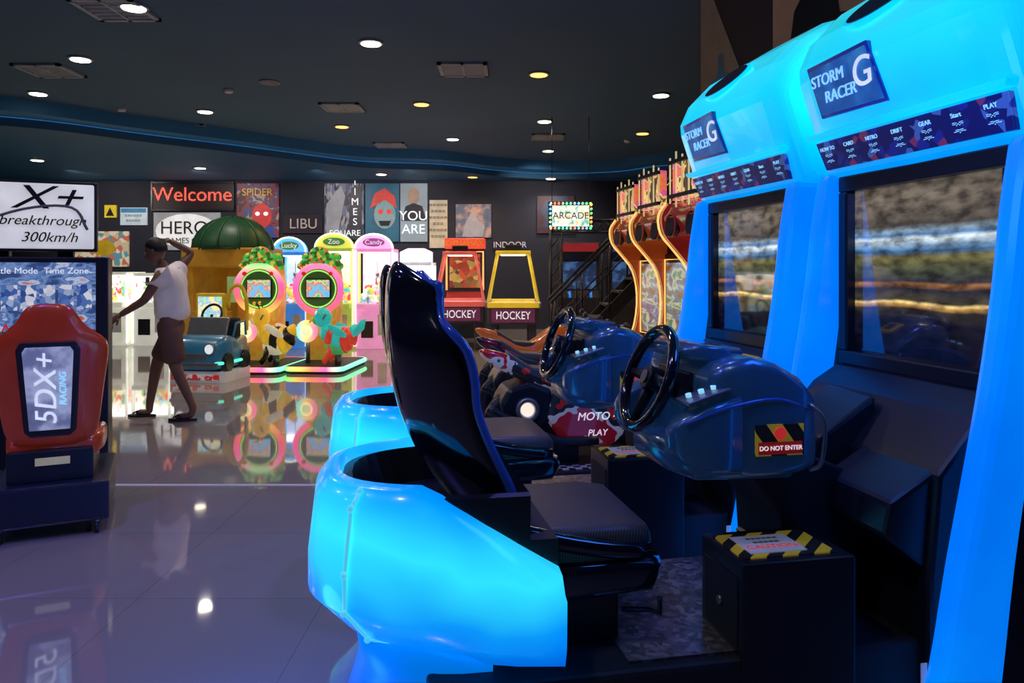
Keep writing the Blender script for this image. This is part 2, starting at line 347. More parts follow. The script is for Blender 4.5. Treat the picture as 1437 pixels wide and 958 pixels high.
    loft(g,'shell_tub',[[(-1.42-.58*max(0,math.cos(-PI/2+PI*k/20))**.75*f,.33*f*math.copysign(abs(math.sin(-PI/2+PI*k/20))**.65,math.sin(-PI/2+PI*k/20)),z) for k in range(21)] for f,z in((.8,.35),(1,.6),(.98,.66))],mBlackM,smooth=False)
    loft(g,'tub_rim',[[(-1.50-.52*max(0,math.cos(-PI/2+PI*k/20))**.75*f,.335*f*math.copysign(abs(math.sin(-PI/2+PI*k/20))**.65,math.sin(-PI/2+PI*k/20)),z) for k in range(21)] for f,z in((.98,.66),(1,.785),(.93,.79),(.85,.68))],mBlack,smooth=False)
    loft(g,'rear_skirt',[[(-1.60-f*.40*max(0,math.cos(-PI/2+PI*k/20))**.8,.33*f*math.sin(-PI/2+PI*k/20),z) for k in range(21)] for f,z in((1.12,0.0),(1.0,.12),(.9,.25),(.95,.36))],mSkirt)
    return g
o1=Vector((1.46,2.66,0)); rv=Vector((-.19,.98,0))
racer(o1); racer(o1+rv*1.2)
# ---------------- motorbike machines ----------------
def bike(loc,c1,c2,pat):
    g=E('motorbike_arcade_machine',loc,ANG)
    led=M('warm_led_strip',(1,.45,.12),.4,em=1.5)
    org=M('bike_cabinet_side',{'o':(.48,.09,.015),'r':(.40,.025,.02)}[c1],.2,em=.18,coat=.8)
    fe=[(-.34,0),(-.30,.3),(-.18,.55),(-.06,.85),(-.03,1.15),(-.08,1.40),(-.20,1.56),(-.30,1.68),(-.32,1.82),(-.26,1.92)]
    fe=[(v.x,v.z) for v in cr([(x,0,z) for x,z in fe],3)]
    for s in(-1,1):
        y0,y1=sorted((s*.33,s*.38)); prism(g,'side_panel',fe+[(.05,1.92),(.10,1.2),(.0,0)],y0,y1,org,bev=.008)
        y0,y1=sorted((s*.32,s*.36)); prism(g,'side_panel_dark',[(-.02,0),(.05,1.2),(.0,1.9),(.31,1.9),(.31,0)],y0,y1,mBlack)
        sweep(g,'led_strip',[(x-.012,s*.385,z) for x,z in fe[2:]],.009,led,6)
        sweep(g,'led_strip_inner',[(x+.07,s*.385,z) for x,z in fe[4:22]],.008,M('red_led',(1,.15,.03),.4,em=1.2),6)
    bb(g,'body',.0,.30,-.33,.33,0,1.9,mBlackM)
    bb(g,'screen_bezel',-.02,.0,-.33,.33,.75,1.55,mBlack)
    sweep(g,'screen_led_frame',[(-.03,-.31,.78),(-.03,-.31,1.50),(-.03,.31,1.50),(-.03,.31,.78)],.007,led,6,True)
    bb(g,'screen',-.028,-.02,-.28,.28,.8,1.47,RM('bike_game_screen',[(0,(.04,.03,.02)),(.38,(.25,.10,.03)),(.46,(.10,.2,.3)),(.54,(.6,.5,.3)),(.62,(.12,.2,.1)),(1,(.1,.05,.03))],'noise',5,em=.9,rough=.1,dark=True,dist=.6,mp=(1,1,2)))
    prism(g,'canopy',[(-.26,1.66),(-.32,1.80),(-.24,1.92),(.0,1.92),(.0,1.62)],-.33,.33,org,bev=.02)
    for s in(-1,1):
        cyl(g,'speaker',(-.27,s*.18,1.73),(-.325,s*.18,1.74),.085,mBlack); sweep(g,'speaker_ring',circ((-.32,s*.18,1.74),.085),.007,org,6,True)
    bb(g,'marquee',-.29,-.23,-.22,.22,1.92,2.22,RM('marquee_art',[(0,(.03,.01,.01)),(.44,(.05,.03,.02)),(.49,(.9,.6,.15)),(.54,(.5,.05,.3)),(.62,(.7,.15,.05)),(1,(.02,.02,.02))],'noise',8,em=1.0,rough=.3),.01)
    for i in range(5):
        y=-.22+i*.11
        box(g,'marquee_fin',(-.305,y,2.07),(.012,.014,.34+.07*(i%2)),M('marquee_fin',(.8,.65,.3),.4,em=.6),.004)
    for z in(1.95,2.2): bb(g,'marquee_bar',-.32,-.295,-.23,.23,z-.014,z+.014,mBlack)
    bb(g,'platform',-1.85,-.3,-.33,.33,0,.10,mBlackM,.01)
    bb(g,'platform_checker',-1.80,-.9,-.31,-.2,.10,.105,RM('checker_trim',[(0,(.02,.02,.02)),(.5,(.6,.6,.6))],'checker',22,interp='CONSTANT',rough=.4))
    bb(g,'pedestal',-.45,-.2,-.2,.2,0,.7,mBlackM,.02)
    body=pat
    sec=[(-1.78,.03,.84,.87),(-1.70,.07,.76,.87),(-1.55,.11,.68,.83),(-1.4,.12,.60,.72),(-1.25,.12,.56,.70),(-1.12,.15,.55,.84),(-.98,.16,.56,.90),(-.84,.14,.6,.88),(-.72,.09,.66,.80),(-.64,.04,.70,.76)]
    loft(g,'tank_and_tail',[rrect(x,-h,h,a,b,min(h,(b-a)/2)*.8) for x,h,a,b in sec],body,sub=1)
    prism(g,'lower_fairing',[(-1.3,.62),(-1.36,.42),(-1.22,.24),(-.9,.2),(-.72,.34),(-.6,.62),(-.7,.78),(-.95,.74),(-1.1,.6)],-.19,.19,body,bev=.05)
    loft(g,'seat_pad',[rrect(x,-h,h,a,b,.02) for x,h,a,b in((-1.58,.09,.78,.85),(-1.42,.11,.68,.745),(-1.25,.11,.67,.73),(-1.15,.09,.69,.76))],mSeatF)
    prism(g,'windscreen',[(-.78,.86),(-.9,1.02),(-.86,1.02),(-.62,.8)],-.11,.11,mGloss,bev=.01)
    for s in(-1,1):
        sweep(g,'handlebar',[(-.86,0,.92),(-.88,s*.12,.95),(-.96,s*.27,.93)],[.013,.013,.017],mBlack)
        ell(g,'mirror',(-.8,s*.2,1.02),(.02,.05,.03),mBlack)
    for x in(-1.50,-.58):
        sweep(g,'wheel_tyre',circ((x,0,.35),.2,'y',28),.055,mBlack,10,True)
        cyl(g,'wheel_rim',(x,-.03,.35),(x,.03,.35),.16,mGrey)
    prism(g,'rear_cover',[(-1.66,.52),(-1.62,.36),(-1.45,.3),(-1.3,.4),(-1.3,.6),(-1.45,.66),(-1.6,.62)],-.17,.17,mBlack,bev=.03)
    cyl(g,'hub_lamp',(-1.48,-.165,.48),(-1.48,-.195,.48),.045,M('hub_lamp',(1,.75,.6),.3,em=1.1))
    sweep(g,'hub_lamp_ring',circ((-1.48,-.19,.48),.065,'y'),.018,mGrey,6,True)
    sweep(g,'exhaust_pipe',cr([(-1.0,-.2,.26),(-1.3,-.22,.28),(-1.6,-.22,.42),(-1.75,-.2,.5)],4),.03,mBlack)
    bb(g,'front_mount',-.7,-.4,-.06,.06,.1,.62,mBlackM,.01)
    bb(g,'rear_mount',-1.5,-1.1,-.1,.1,.1,.4,mBlackM,.01)
    T(g,'bike_text',c2,(-.98,-.193,.42),FY,.075,mTxtW,.001,shear=.2)
    T(g,'bike_text_b',"PLAY",(-1.0,-.193,.31),FY,.06,mTxtW,.001,shear=.2)
    return g
pr=RM('race_fairing_red',[(0,(.40,.01,.02)),(.44,(.45,.01,.02)),(.46,(.6,.6,.65)),(.52,(.02,.02,.03)),(.6,(.5,.02,.02)),(1,(.6,.6,.6))],'noise',3.6,interp='CONSTANT',rough=.25,coat=.8,em=.12)
pd=RM('race_fairing_dark',[(0,(.02,.02,.03)),(.5,(.25,.01,.03)),(.6,(.03,.03,.04))],'noise',3,interp='CONSTANT',rough=.2,coat=.8)
po=M('race_fairing_orange',(.75,.17,.02),.25,coat=.8,em=.12)
bike((1.52,5.42,0),'r','MOTO 49',pr); bike((1.45,6.36,0),'o','MOTO',pd); bike((1.40,7.34,0),'o','MOTO',po)
# ---------------- red seat + driving cabinet ----------------
def redseat():
    g=E('red_racing_seat',(-2.52,4.12,0),PI/2+.44)
    red=M('red_plastic_shell',(.55,.05,.015),.28,coat=.7,em=.08)
    k=-.12
    st=[(k,.44,.20,.05,.06),(k-.03,.52,.235,.06,.06),(k-.06,.66,.25,.08,.06),(k-.09,.82,.27,.09,.06),(k-.11,.94,.29,.09,.06),(k-.125,1.02,.285,.09,.06),(k-.13,1.07,.22,.06,.05),(k-.13,1.12,.165,.05,.05),(k-.13,1.17,.14,.04,.05),(k-.12,1.215,.115,.03,.04),(k-.11,1.235,.08,.02,.03)]
    bucket(g,'seat_back_shell',st,red)
    bucket(g,'seat_back_pad',[(x+.06,z,h*.7,d*.5,.03) for x,z,h,d,t in st[1:-1]],mSeatF)
    def rk(z): return k-.035-.10*(z-.55)/.5
    def plate(nm,pts,o0,o1_,mt,bev=.006):
        n=len(pts); f=[(rk(z)-o1_,y,z) for y,z in pts]+[(rk(z)-o0,y,z) for y,z in pts]
        mk(nm,f,[tuple(range(n)),tuple(range(2*n-1,n-1,-1))]+[(i,(i+1)%n,n+(i+1)%n,n+i) for i in range(n)],mt,g,bev=bev)
    plate('badge_frame',[(.125,1.03),(-.125,1.03),(-.145,.99),(-.12,.55),(-.09,.52),(.09,.52),(.12,.55),(.145,.99)],-.02,.020,mBlack,.01)
    plate('badge_panel',[(.10,1.005),(-.10,1.005),(-.115,.98),(-.093,.56),(.093,.56),(.115,.98)],.0,.028,RM('badge_art',[(0,(.05,.06,.12)),(.42,(.18,.20,.32)),(.58,(.45,.48,.6)),(1,(.2,.2,.3))],'noise',8,em=.5,rough=.2),.002)
    xa=Vector((-.2,0,1)).normalized(); za=Vector((-1,0,-.2)).normalized(); ya=za.cross(xa)
    rt=Matrix((xa,ya,za)).transposed().to_euler()
    T(g,'badge_text',"5DX+",(rk(.78)-.032,.01,.78),rt,.14,mTxtW,.002,shear=.2,sx=1.1)
    T(g,'badge_text_b',"RACING",(rk(.78)-.032,-.065,.78),rt,.045,mTxtC,.002,shear=.2,sx=1.1)
    loft(g,'seat_cushion',[rrect(x,-h,h,a,b,.03) for x,h,a,b in((-.1,.2,.38,.48),(.1,.24,.38,.5),(.3,.24,.38,.5),(.38,.2,.4,.48))],red)
    prism(g,'seat_frame',[(-.16,.28),(-.16,.45),(.3,.42),(.3,.28)],-.2,.2,mBlack,bev=.01)
    bb(g,'frame_label',-.165,-.16,-.09,.07,.37,.41,M('yellow_label',(.7,.6,.3),.4,em=.2))
    bb(g,'base_box',-.25,.45,-.28,.28,.07,.28,M('navy_base',(.015,.02,.04),.3),.015)
    for x in(-.22,.4):
        for y in(-.22,.22):
            cyl(g,'caster_wheel',(x,y-.012,.03),(x,y+.012,.03),.03,mBlack); cyl(g,'caster_fork',(x,y,.03),(x,y,.09),.012,mGrey)
            cyl(g,'levelling_foot',(x+.04,y+.04,0),(x+.04,y+.04,.08),.014,mBlack,r2=.008)
redseat()
def vs_cab():
    g=E('driving_game_cabinet',(-3.38,5.35,0),.42)
    bb(g,'body',-.45,.42,.0,.6,0,1.5,mBlack,.01)
    bb(g,'frame_r',.37,.45,-.2,.05,0,1.5,mBlack,.01); bb(g,'frame_l',-.48,-.39,-.2,.05,0,1.5,mBlack,.01)
    bb(g,'screen',-.38,.36,-.02,0,.55,1.46,RM('driving_screen',[(0,(.02,.03,.08)),(.42,(.03,.06,.2)),(.5,(.15,.25,.5)),(.56,(.05,.1,.3)),(.62,(.4,.5,.7)),(.7,(.4,.1,.05)),(1,(.05,.1,.2))],'noise',6,em=1.0,rough=.1,dark=True,mp=(1,1,2)))
    T(g,'screen_text',"Battle Mode  Time Zone",(.0,-.028,1.40),FY,.062,mTxtW,.001)
    for i in range(6):
        bb(g,'menu_tile',-.34+i*.115,-.34+i*.115+.095,-.026,-.02,1.12,1.30,RM('menu_tile',[(0,(.02,.06,.3)),(.5,(.1,.2,.5)),(.8,(.7,.7,.8))],'voronoi',26,em=.8,dark=True))
    T(g,'screen_text_b',"WANTED",(.0,-.026,.98),FY,.12,mTxtR,.001)
    prism(g,'car_silhouette',[(-.3,.7),(-.28,.8),(-.15,.84),(-.05,.92),(.12,.92),(.22,.83),(.3,.8),(.3,.7)],-.026,-.02,M('car_art',(.05,.2,.5),.3,em=.6))
    bb(g,'marquee_board',-.62,.34,.02,.10,1.56,2.03,M('marquee_white',(.75,.75,.75),.4,em=.6),.01)
    bb(g,'marquee_frame',-.64,.36,.04,.12,1.54,2.05,mBlack,.01)
    T(g,'marquee_text',"X+",(.04,.012,1.92),FY,.24,mTxtK,.004,shear=.3,sx=1.4)
    T(g,'marquee_text_b',"breakthrough",(.02,.012,1.76),FY,.098,mTxtK,.004,shear=.3)
    T(g,'marquee_text_c',"300km/h",(.06,.012,1.64),FY,.10,mTxtK,.004,shear=.3)
    sweep(g,'marquee_swoosh',cr([(-.5,.012,1.68),(-.1,.01,1.84),(.2,.01,1.86),(.3,.01,1.7)],5),.010,M('swoosh_grey',(.2,.2,.22),.4),6)
    bb(g,'marquee_post',-.3,-.2,.1,.2,1.45,1.7,mBlack); bb(g,'marquee_post_b',.1,.2,.1,.2,1.45,1.7,mBlack)
    prism(g,'dash_shelf',[(-.35,.75),(-.35,.9),(-.02,.98),(-.02,.6)],-.38,.36,mBlack,plane='yz',bev=.02)
    sweep(g,'steering_wheel',[(0+.14*math.cos(a),-.4+.04*math.sin(a),.92+.14*math.sin(a)) for a in [2*PI*k/24 for k in range(24)]],.015,mBlack,8,True)
vs_cab()
# ---------------- kiddie rides ----------------
def ring_ride(loc,kind):
    g=E('kiddie_ride',loc,-.08)
    b_=E('base_group',(.17,0,0),0,g); w_,d_=.40,.62
    loft(b_,'base',[rrect(zz,-w_,w_,-d_,d_,.12,'z') for zz in(0,.10)],mBlackM,smooth=False)
    rb=RM('rainbow_led',[(0,(.1,1,.2)),(.25,(1,.6,.1)),(.5,(1,.2,.1)),(.75,(1,.1,.35)),(1,(.2,1,.5))],'x',1,em=1.7,rng=(-w_,w_))
    sweep(b_,'led_rim',[Vector(v) for v in rrect(.07,-w_-.005,w_+.005,-d_-.01,d_+.01,.12,'z')],.032,rb,6,True)
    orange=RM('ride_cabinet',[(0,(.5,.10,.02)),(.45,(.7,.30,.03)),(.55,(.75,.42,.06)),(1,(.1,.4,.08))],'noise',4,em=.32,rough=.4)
    loft(g,'column',[rrect(z,-w,w,.18,.58,.05,'z') for z,w in((.1,.23),(.45,.22),(.75,.22),(1.2,.24),(1.5,.2))],orange)
    ringm=RM('ring_led',[(0,(1,.55,.08)),(.3,(1,.12,.12)),(.6,(1,.10,.34)),(.85,(.9,.35,.35)),(1,(.2,.9,.25))] if kind=='bee' else [(0,(1,.12,.15)),(.5,(1,.10,.36)),(1,(1,.22,.42))],'z',1,em=1.2,rng=(.8,1.5))
    sweep(g,'light_ring',circ((0,.10,1.14),.335,'y',36),.045,ringm,10,True)
    sweep(g,'light_ring_inner',circ((0,.09,1.14),.265,'y',36),.010,M('ring_inner',(.3,.9,.15),.4,em=1.0),6,True)
    cyl(g,'ring_panel',(0,.12,1.14),(0,.2,1.14),.31,M('ring_back',(.05,.12,.03),.4,em=.2),n=32)
    bb(g,'screen',-.17,.17,.085,.12,1.02,1.27,RM('ride_screen',[(0,(.05,.3,.7)),(.42,(.2,.6,.9)),(.5,(.8,.2,.1)),(.56,(.9,.8,.4)),(.65,(.1,.6,.2)),(1,(.1,.5,.2))],'noise',9,em=1.0,dark=True),.005)
    bb(g,'screen_frame',-.19,.19,.10,.13,1.0,1.29,mBlack,.01)
    can=RM('canopy_lights',[(0,(.02,.10,.02)),(.4,(.05,.32,.04)),(.62,(.6,.42,.04)),(.76,(.7,.06,.02)),(.86,(.06,.4,.06))],'voronoi',24,em=.8,rough=.5,interp='CONSTANT')
    for x,y,z,r in((0,.2,1.56,.2),(-.17,.2,1.5,.14),(.17,.2,1.5,.14),(0,.15,1.66,.14),(-.2,.25,1.6,.1),(.2,.25,1.6,.1),(-.27,.2,1.47,.08),(.27,.2,1.47,.08)):
        ell(g,'canopy',(x,y,z),(r,r*.7,r*.7),can)
    cyl(g,'tree_button_a',(-.2,.05,1.36),(-.2,.1,1.36),.03,mTxtR); cyl(g,'tree_button_b',(.2,.05,1.36),(.2,.1,1.36),.03,mTxtR)
    bb(g,'coin_panel',-.14,.14,.12,.2,.45,.75,M('coin_panel',(.5,.4,.15),.4,em=.3),.01)
    cyl(g,'glow_ball_mount',(-.06,-.15,.1),(-.06,-.15,.45),.03,mGrey)
    sweep(g,'glow_wheel',circ((-.06,-.2,.55),.12,'y',20),.04,RM('glow_wheel',[(0,(.1,.9,.8)),(.5,(1,.7,.2)),(1,(1,.2,.4))],'x',1,em=1.1,rng=(-.2,.08)),8,True)
    ell(g,'glow_wheel_hub',(-.06,-.2,.55),(.08,.04,.08),M('wheel_hub',(.8,.8,.45),.3,em=.9))
    if kind=='bee':  # animal colours carry emission, put in to lift them where little light falls
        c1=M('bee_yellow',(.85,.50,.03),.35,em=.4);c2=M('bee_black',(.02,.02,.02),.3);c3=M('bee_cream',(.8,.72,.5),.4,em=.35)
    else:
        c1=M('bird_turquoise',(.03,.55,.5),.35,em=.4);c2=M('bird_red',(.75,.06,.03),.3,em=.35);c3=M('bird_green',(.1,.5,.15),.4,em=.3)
    a=E('animal_seat',(.22,-.12,.03),0,g,(.72,.9,.95))
    spine=[(.02,-.25,.62),(.12,-.25,.52),(.25,-.25,.45),(.4,-.25,.43),(.52,-.25,.47),(.6,-.25,.56),(.66,-.25,.66)]
    rad=[.10,.15,.19,.2,.17,.11,.03]
    cols=[c1,c1,c2,c1,c2,c1] if kind=='bee' else [c1,c2,c1,c2,c2,c1]
    for i in range(len(spine)-1):
        A=Vector(spine[i]);B=Vector(spine[i+1]); ra,rb_=rad[i],rad[i+1]
        sweep(a,'body_band',[A.lerp(B,t) for t in(0,.5,1)],[ra,(ra+rb_)/2+.008,rb_],cols[i],14)
    ell(a,'belly',(.3,-.27,.36),(.25,.16,.14),c3)
    ell(a,'head',(.0,-.25,.76),(.17,.14,.15),c1)
    ell(a,'muzzle',(-.1,-.27,.72),(.09,.09,.07),c3)
    if kind!='bee':
        sweep(a,'beak',[(-.14,-.27,.74),(-.22,-.27,.73),(-.26,-.27,.68)],[.05,.035,.008],M('beak',(.9,.55,.05),.3,em=.3))
        for q in(-.06,0,.06): sweep(a,'tail_feather',[(.6,-.25+q,.5),(.74,-.25+q*2,.62),(.8,-.25+q*2,.74)],[.05,.045,.01],c1)
    for s in(-1,1):
        ell(a,'eye',(-.09,-.25+s*.075,.82),(.035,.03,.045),mTxtW); ell(a,'pupil',(-.12,-.25+s*.08,.82),(.015,.015,.02),mTxtK)
        ell(a,'wing',(.36,-.25+s*.2,.58),(.20,.02,.06),c3 if kind=='bee' else c1,(0,.4,0))
        sweep(a,'foot',[(.2,-.25+s*.12,.35),(.16,-.25+s*.15,.2),(.08,-.25+s*.15,.125)],[.05,.045,.045],c2)
        if kind=='bee':
            sweep(a,'antenna',cr([(0,-.25+s*.05,.88),(-.02,-.25+s*.08,.95),(-.07,-.25+s*.1,.97)],3),.012,c2); ell(a,'antenna_tip',(-.08,-.25+s*.1,.97),(.03,.03,.03),c1)
    sweep(a,'grab_handle',[(.06,-.38,.74),(.1,-.38,.8),(.1,-.12,.8),(.06,-.12,.74)],.014,mGrey)
    cyl(a,'body_post',(.3,-.25,.075),(.3,-.25,.3),.06,mGrey)
    return g
ring_ride((-3.66,10.7,0),'bee'); ring_ride((-2.82,10.75,0),'bird')
def car_ride():
    g=E('kiddie_car_ride',(-3.92,9.75,0),-.15,None,(.9,.92,1))
    loft(g,'base',[rrect(z,-.42,.42,-.4,.4,.08,'z') for z in(0,.13)],M('ride_base_white',(.6,.6,.6),.4,em=.12),smooth=False)
    bb(g,'base_stripe',-.36,.36,-.41,-.40,.03,.10,RM('red_white_text',[(0,(.6,.6,.6)),(.5,(.6,.03,.03))],'noise',16,em=.3,interp='CONSTANT'))
    bl=M('teal_car_body',(.03,.18,.32),.3,coat=.7,em=.10)
    sweep(g,'led_rim',rrect(.24,-.40,.40,-.38,.38,.1,'z'),.02,M('teal_led',(.1,.9,.6),.4,em=1.2),6,True)
    loft(g,'car_body',[rrect(y,-w,w,.16,h,.08,'y') for y,w,h in((-.40,.28,.42),(-.34,.36,.52),(-.15,.38,.58),(0,.38,.56),(.1,.38,.5),(.36,.36,.55),(.4,.3,.5))],bl)
    bb(g,'chassis',-.3,.3,-.3,.3,.13,.2,mBlack)
    prism(g,'windshield_frame',[(-.14,.56),(-.1,.56),(.0,.8),(-.04,.8)],-.3,.3,mGrey,plane='yz',bev=.008)
    bb(g,'grille',-.16,.16,-.415,-.39,.28,.36,mGrey,.01)
    for s in(-1,1):
        cyl(g,'headlight',(s*.22,-.39,.42),(s*.22,-.43,.42),.06,mTxtW); cyl(g,'headlight_ring',(s*.22,-.38,.42),(s*.22,-.42,.42),.075,mGrey)
        for y in(-.22,.24): cyl(g,'wheel',(s*.34,y,.24),(s*.42,y,.24),.12,mBlack,bev=.015)
        sweep(g,'rail',[(s*.34,-.0,.55),(s*.36,.05,.72),(s*.36,.3,.74),(s*.34,.36,.55)],.018,bl)
    bb(g,'bumper',-.36,.36,-.46,-.41,.2,.25,mGrey,.015)
    sweep(g,'steering_wheel',[(0+.15*math.cos(a),.02+.06*math.sin(a),.83+.13*math.sin(a)) for a in [2*PI*k/24 for k in range(24)]],.017,mBlack,8,True)
    cyl(g,'steering_column',(0,.02,.83),(0,-.08,.55),.02,mBlack)
    bb(g,'seat',-.28,.28,.2,.34,.45,.78,mBlackM,.03)
    bb(g,'screen_post',-.34,-.24,.42,.5,0,1.05,mYel,.01)
    bb(g,'screen_case',-.50,-.02,.40,.48,.72,1.10,mYel,.03)
    bb(g,'screen',-.45,-.07,.39,.40,.77,1.05,RM('map_screen',[(0,(.1,.4,.1)),(.45,(.5,.8,.5)),(.52,(.2,.5,.9)),(.6,(.9,.8,.4)),(1,(.9,.8,.4))],'noise',9,em=1.1,dark=True))
    sweep(g,'arch_bulbs',cr([(-.0,.45,.9),(.05,.45,1.15),(.2,.45,1.2),(.3,.45,1.0),(.3,.45,.6)],4),.03,mYel)
car_ride()
def booth():
    g=E('domed_play_booth',(-4.72,12.7,0),-.1)
    y=M('booth_yellow',(.50,.24,.02),.5,em=.12); gr=M('booth_green',(.015,.08,.03),.45,em=.05)
    for s in(-1,1): bb(g,'pillar',s*.56-.1,s*.56+.1,-.5,.5,0,1.75,y,.02)
    bb(g,'back_wall',-.6,.6,.4,.5,0,1.75,y); bb(g,'lintel',-.66,.66,-.52,.5,1.45,1.78,y,.03)
    bb(g,'front_panel',-.5,.2,-.5,-.42,0,.75,y,.02)
    ell(g,'dome_roof',(0,0,1.75),(.68,.58,.56),gr,zmin=0.0,nu=28)
    for k in range(7):
        a=PI*k/6; sweep(g,'dome_rib',[(.685*math.cos(a)*math.cos(t),-.59*math.cos(t)*abs(math.sin(a)) ,1.75+.565*math.sin(t)) for t in [PI/2*i/6 for i in range(7)]],.02,gr,6)
    bb(g,'inner_screen',-.3,.3,.36,.4,.85,1.3,M('booth_screen',(.3,.5,.2),.3,em=.5))
    bb(g,'column_front',.35,.55,-.62,-.5,0,1.1,M('booth_orange',(.6,.2,.03),.4,em=.15),.04)
booth()
# ---------------- claw machines ----------------
toy=RM('plush_prizes',[(0,(.8,.1,.1)),(.2,(.9,.7,.1)),(.35,(.1,.6,.8)),(.5,(.9,.4,.6)),(.65,(.9,.9,.85)),(.8,(.3,.7,.2)),(1,(.5,.2,.7))],'voronoi',12,em=.6,interp='CONSTANT')
def claw(loc,w,h,col,hcol,style=0,em=.5,txt='PRIZE'):
    g=E('claw_machine',loc,0); hw=w/2; d=.7
    cm=M('claw_body',col,.4,em=em*.55); hm=M('claw_header',hcol,.35,em=em*1.3); pan=M('claw_light_panel',[.4+.5*c for c in col],.5,em=.9)
    bb(g,'base',-hw,hw,0,d,0,.82,cm,.015)
    bb(g,'control_ledge',-hw*.9,hw*.9,-.12,.0,.72,.82,cm,.02)
    cyl(g,'joystick',(-.1,-.06,.82),(-.1,-.06,.9),.01,mGrey); ell(g,'joystick_ball',(-.1,-.06,.91),(.022,.022,.022),mTxtR)
    cyl(g,'button',(.08,-.06,.82),(.08,-.06,.835),.025,mTxtR)
    bb(g,'prize_door',-hw*.7,-hw*.05,-.012,0,.2,.5,mBlack,.01); bb(g,'coin_door',hw*.2,hw*.7,-.01,0,.25,.62,mWhite,.01)
    for s in(-1,1):
        for y in(0.0,d-.04): bb(g,'post',s*hw-(.04 if s>0 else 0),s*hw+(0 if s>0 else .04),y,y+.04,.82,h-.3,hm)
    bb(g,'back_panel',-hw+.04,hw-.04,d-.03,d,.82,h-.3,pan)
    bb(g,'roof',-hw,hw,0,d,h-.3,h-.24,cm)
    bb(g,'roof_light',-hw+.06,hw-.06,.05,d-.05,h-.315,h-.302,M('claw_tube',(1,1,1),.5,em=3))
    vs=[];fs=[]
    for i in range(30):
        c=Vector((random.uniform(-hw+.11,hw-.11),random.uniform(.1,d-.12),.86+random.uniform(0,.26))); r=random.uniform(.05,.08)
        bm=bmesh.new(); bmesh.ops.create_icosphere(bm,subdivisions=2,radius=r,matrix=Matrix.Translation(c)@Matrix.Diagonal((1,1,random.uniform(.8,1.2),1)))
        b=len(vs); vs+= [v.co.copy() for v in bm.verts]; fs+=[tuple(b+v.index for v in f.verts) for f in bm.faces]; bm.free()
    mk('prizes',vs,fs,toy,g,smooth=True)
    for i in range(3):
        bb(g,'prize_box_shelf',-hw+.1+i*(w-.2)/3,-hw+.06+(i+1)*(w-.2)/3,d-.16,d-.04,1.02,1.02+.14+.05*(i%2),toy)
    cyl(g,'claw_cable',(0,.35,h-.32),(0,.35,1.35),.006,mGrey); cyl(g,'claw_motor',(0,.35,1.30),(0,.35,1.37),.035,mGrey)
    for k in range(3):
        a=2*PI*k/3; sweep(g,'claw_finger',[(0,.35,1.3),(.06*math.cos(a),.35+.06*math.sin(a),1.25),(.03*math.cos(a),.35+.03*math.sin(a),1.18)],.007,mGrey,6)
    if style==0: prism(g,'header',[(-hw,h-.24),(hw,h-.24),(hw,h-.05),(hw*.5,h+.02),(-hw*.5,h+.02),(-hw,h-.05)],-.04,.1,hm,bev=.01)
    elif style==1:
        pts=[(hw*1.03*math.cos(a),h-.24+.26*math.sin(a)) for a in [PI*k/14 for k in range(15)]]
        prism(g,'header',pts,-.04,.12,hm,bev=.01)
        sweep(g,'header_bulbs',[(x,-.05,z) for x,z in pts],.014,M('bulb_row',(1,.9,.5),.4,em=2),6)
        pts=[(hw*.6*math.cos(a),h-.13+.075*math.sin(a)) for a in [2*PI*k/20 for k in range(20)]]
        prism(g,'header_badge',pts,-.05,-.04,M('badge_panel_'+txt,(.1,.3,.1) if col[1]>col[0] else (.5,.1,.5),.4,em=.4))
    if txt: T(g,'header_text',txt,(0,-.055,h-.13),FY,.12,mTxtW,.002)
    for s in(-1,1): sweep(g,'edge_light',[(s*hw,-.01,.05),(s*hw,-.01,h-.26)],.018,M('edge_light',[.6*c+.4*k for c,k in zip(hcol,(1,1,1))],.4,em=1.2),6)
    return g
claw((-7.55,14.0,0),.70,1.62,(.75,.75,.62),(.85,.85,.72),2,.8,'')
claw((-6.75,14.0,0),.70,1.60,(.75,.75,.66),(.85,.85,.75),2,.8,'')
claw((-8.45,14.0,0),.70,1.60,(.6,.55,.4),(.85,.8,.6),2,.6,'')
claw((-9.35,14.0,0),.70,1.60,(.6,.55,.5),(.85,.8,.7),2,.6,'')
claw((-5.9,14.6,0),.70,1.62,(.3,.4,.4),(.4,.6,.6),0,.4,'TOY')
claw((-3.98,13.4,0),.58,1.98,(.05,.25,.75),(.1,.4,.9),1,.9,'Lucky')
claw((-3.18,13.4,0),.66,2.05,(.40,.55,.08),(.6,.65,.1),1,.8,'Zoo')
claw((-2.47,13.4,0),.66,2.04,(.85,.35,.65),(.9,.4,.75),1,.9,'Candy')
claw((-1.78,13.9,0),.60,1.80,(.55,.6,.65),(.7,.75,.8),0,.8,'WIN')
def redem():
    g=E('redemption_game',(-.98,15.6,0),0)
    bb(g,'cabinet',-.4,.4,0,.7,0,1.9,mBlackM,.02); bb(g,'header',-.42,.42,-.1,.3,1.86,2.08,M('red_header',(.7,.06,.03),.4,em=.9),.02)
    T(g,'header_text',"DYNAMAX",(0,-.11,1.97),FY,.16,mYel,.003)
    bb(g,'screen',-.32,.32,-.02,0,1.05,1.75,RM('redem_screen',[(0,(.3,.02,.01)),(.5,(.8,.1,.03)),(.6,(.05,.02,.02)),(1,(.9,.5,.1))],'voronoi',9,em=.7,dark=True))
    sweep(g,'bulb_frame',[(-.38,-.03,1.0),(-.38,-.03,1.8),(.38,-.03,1.8),(.38,-.03,1.0)],.02,M('red_bulbs',(1,.3,.1),.4,em=1.8),6)
    prism(g,'control_deck',[(-.25,.75),(-.25,.85),(0,.98),(0,.6)],-.38,.38,M('deck_red',(.4,.03,.03),.4),plane='yz',bev=.02)
redem()
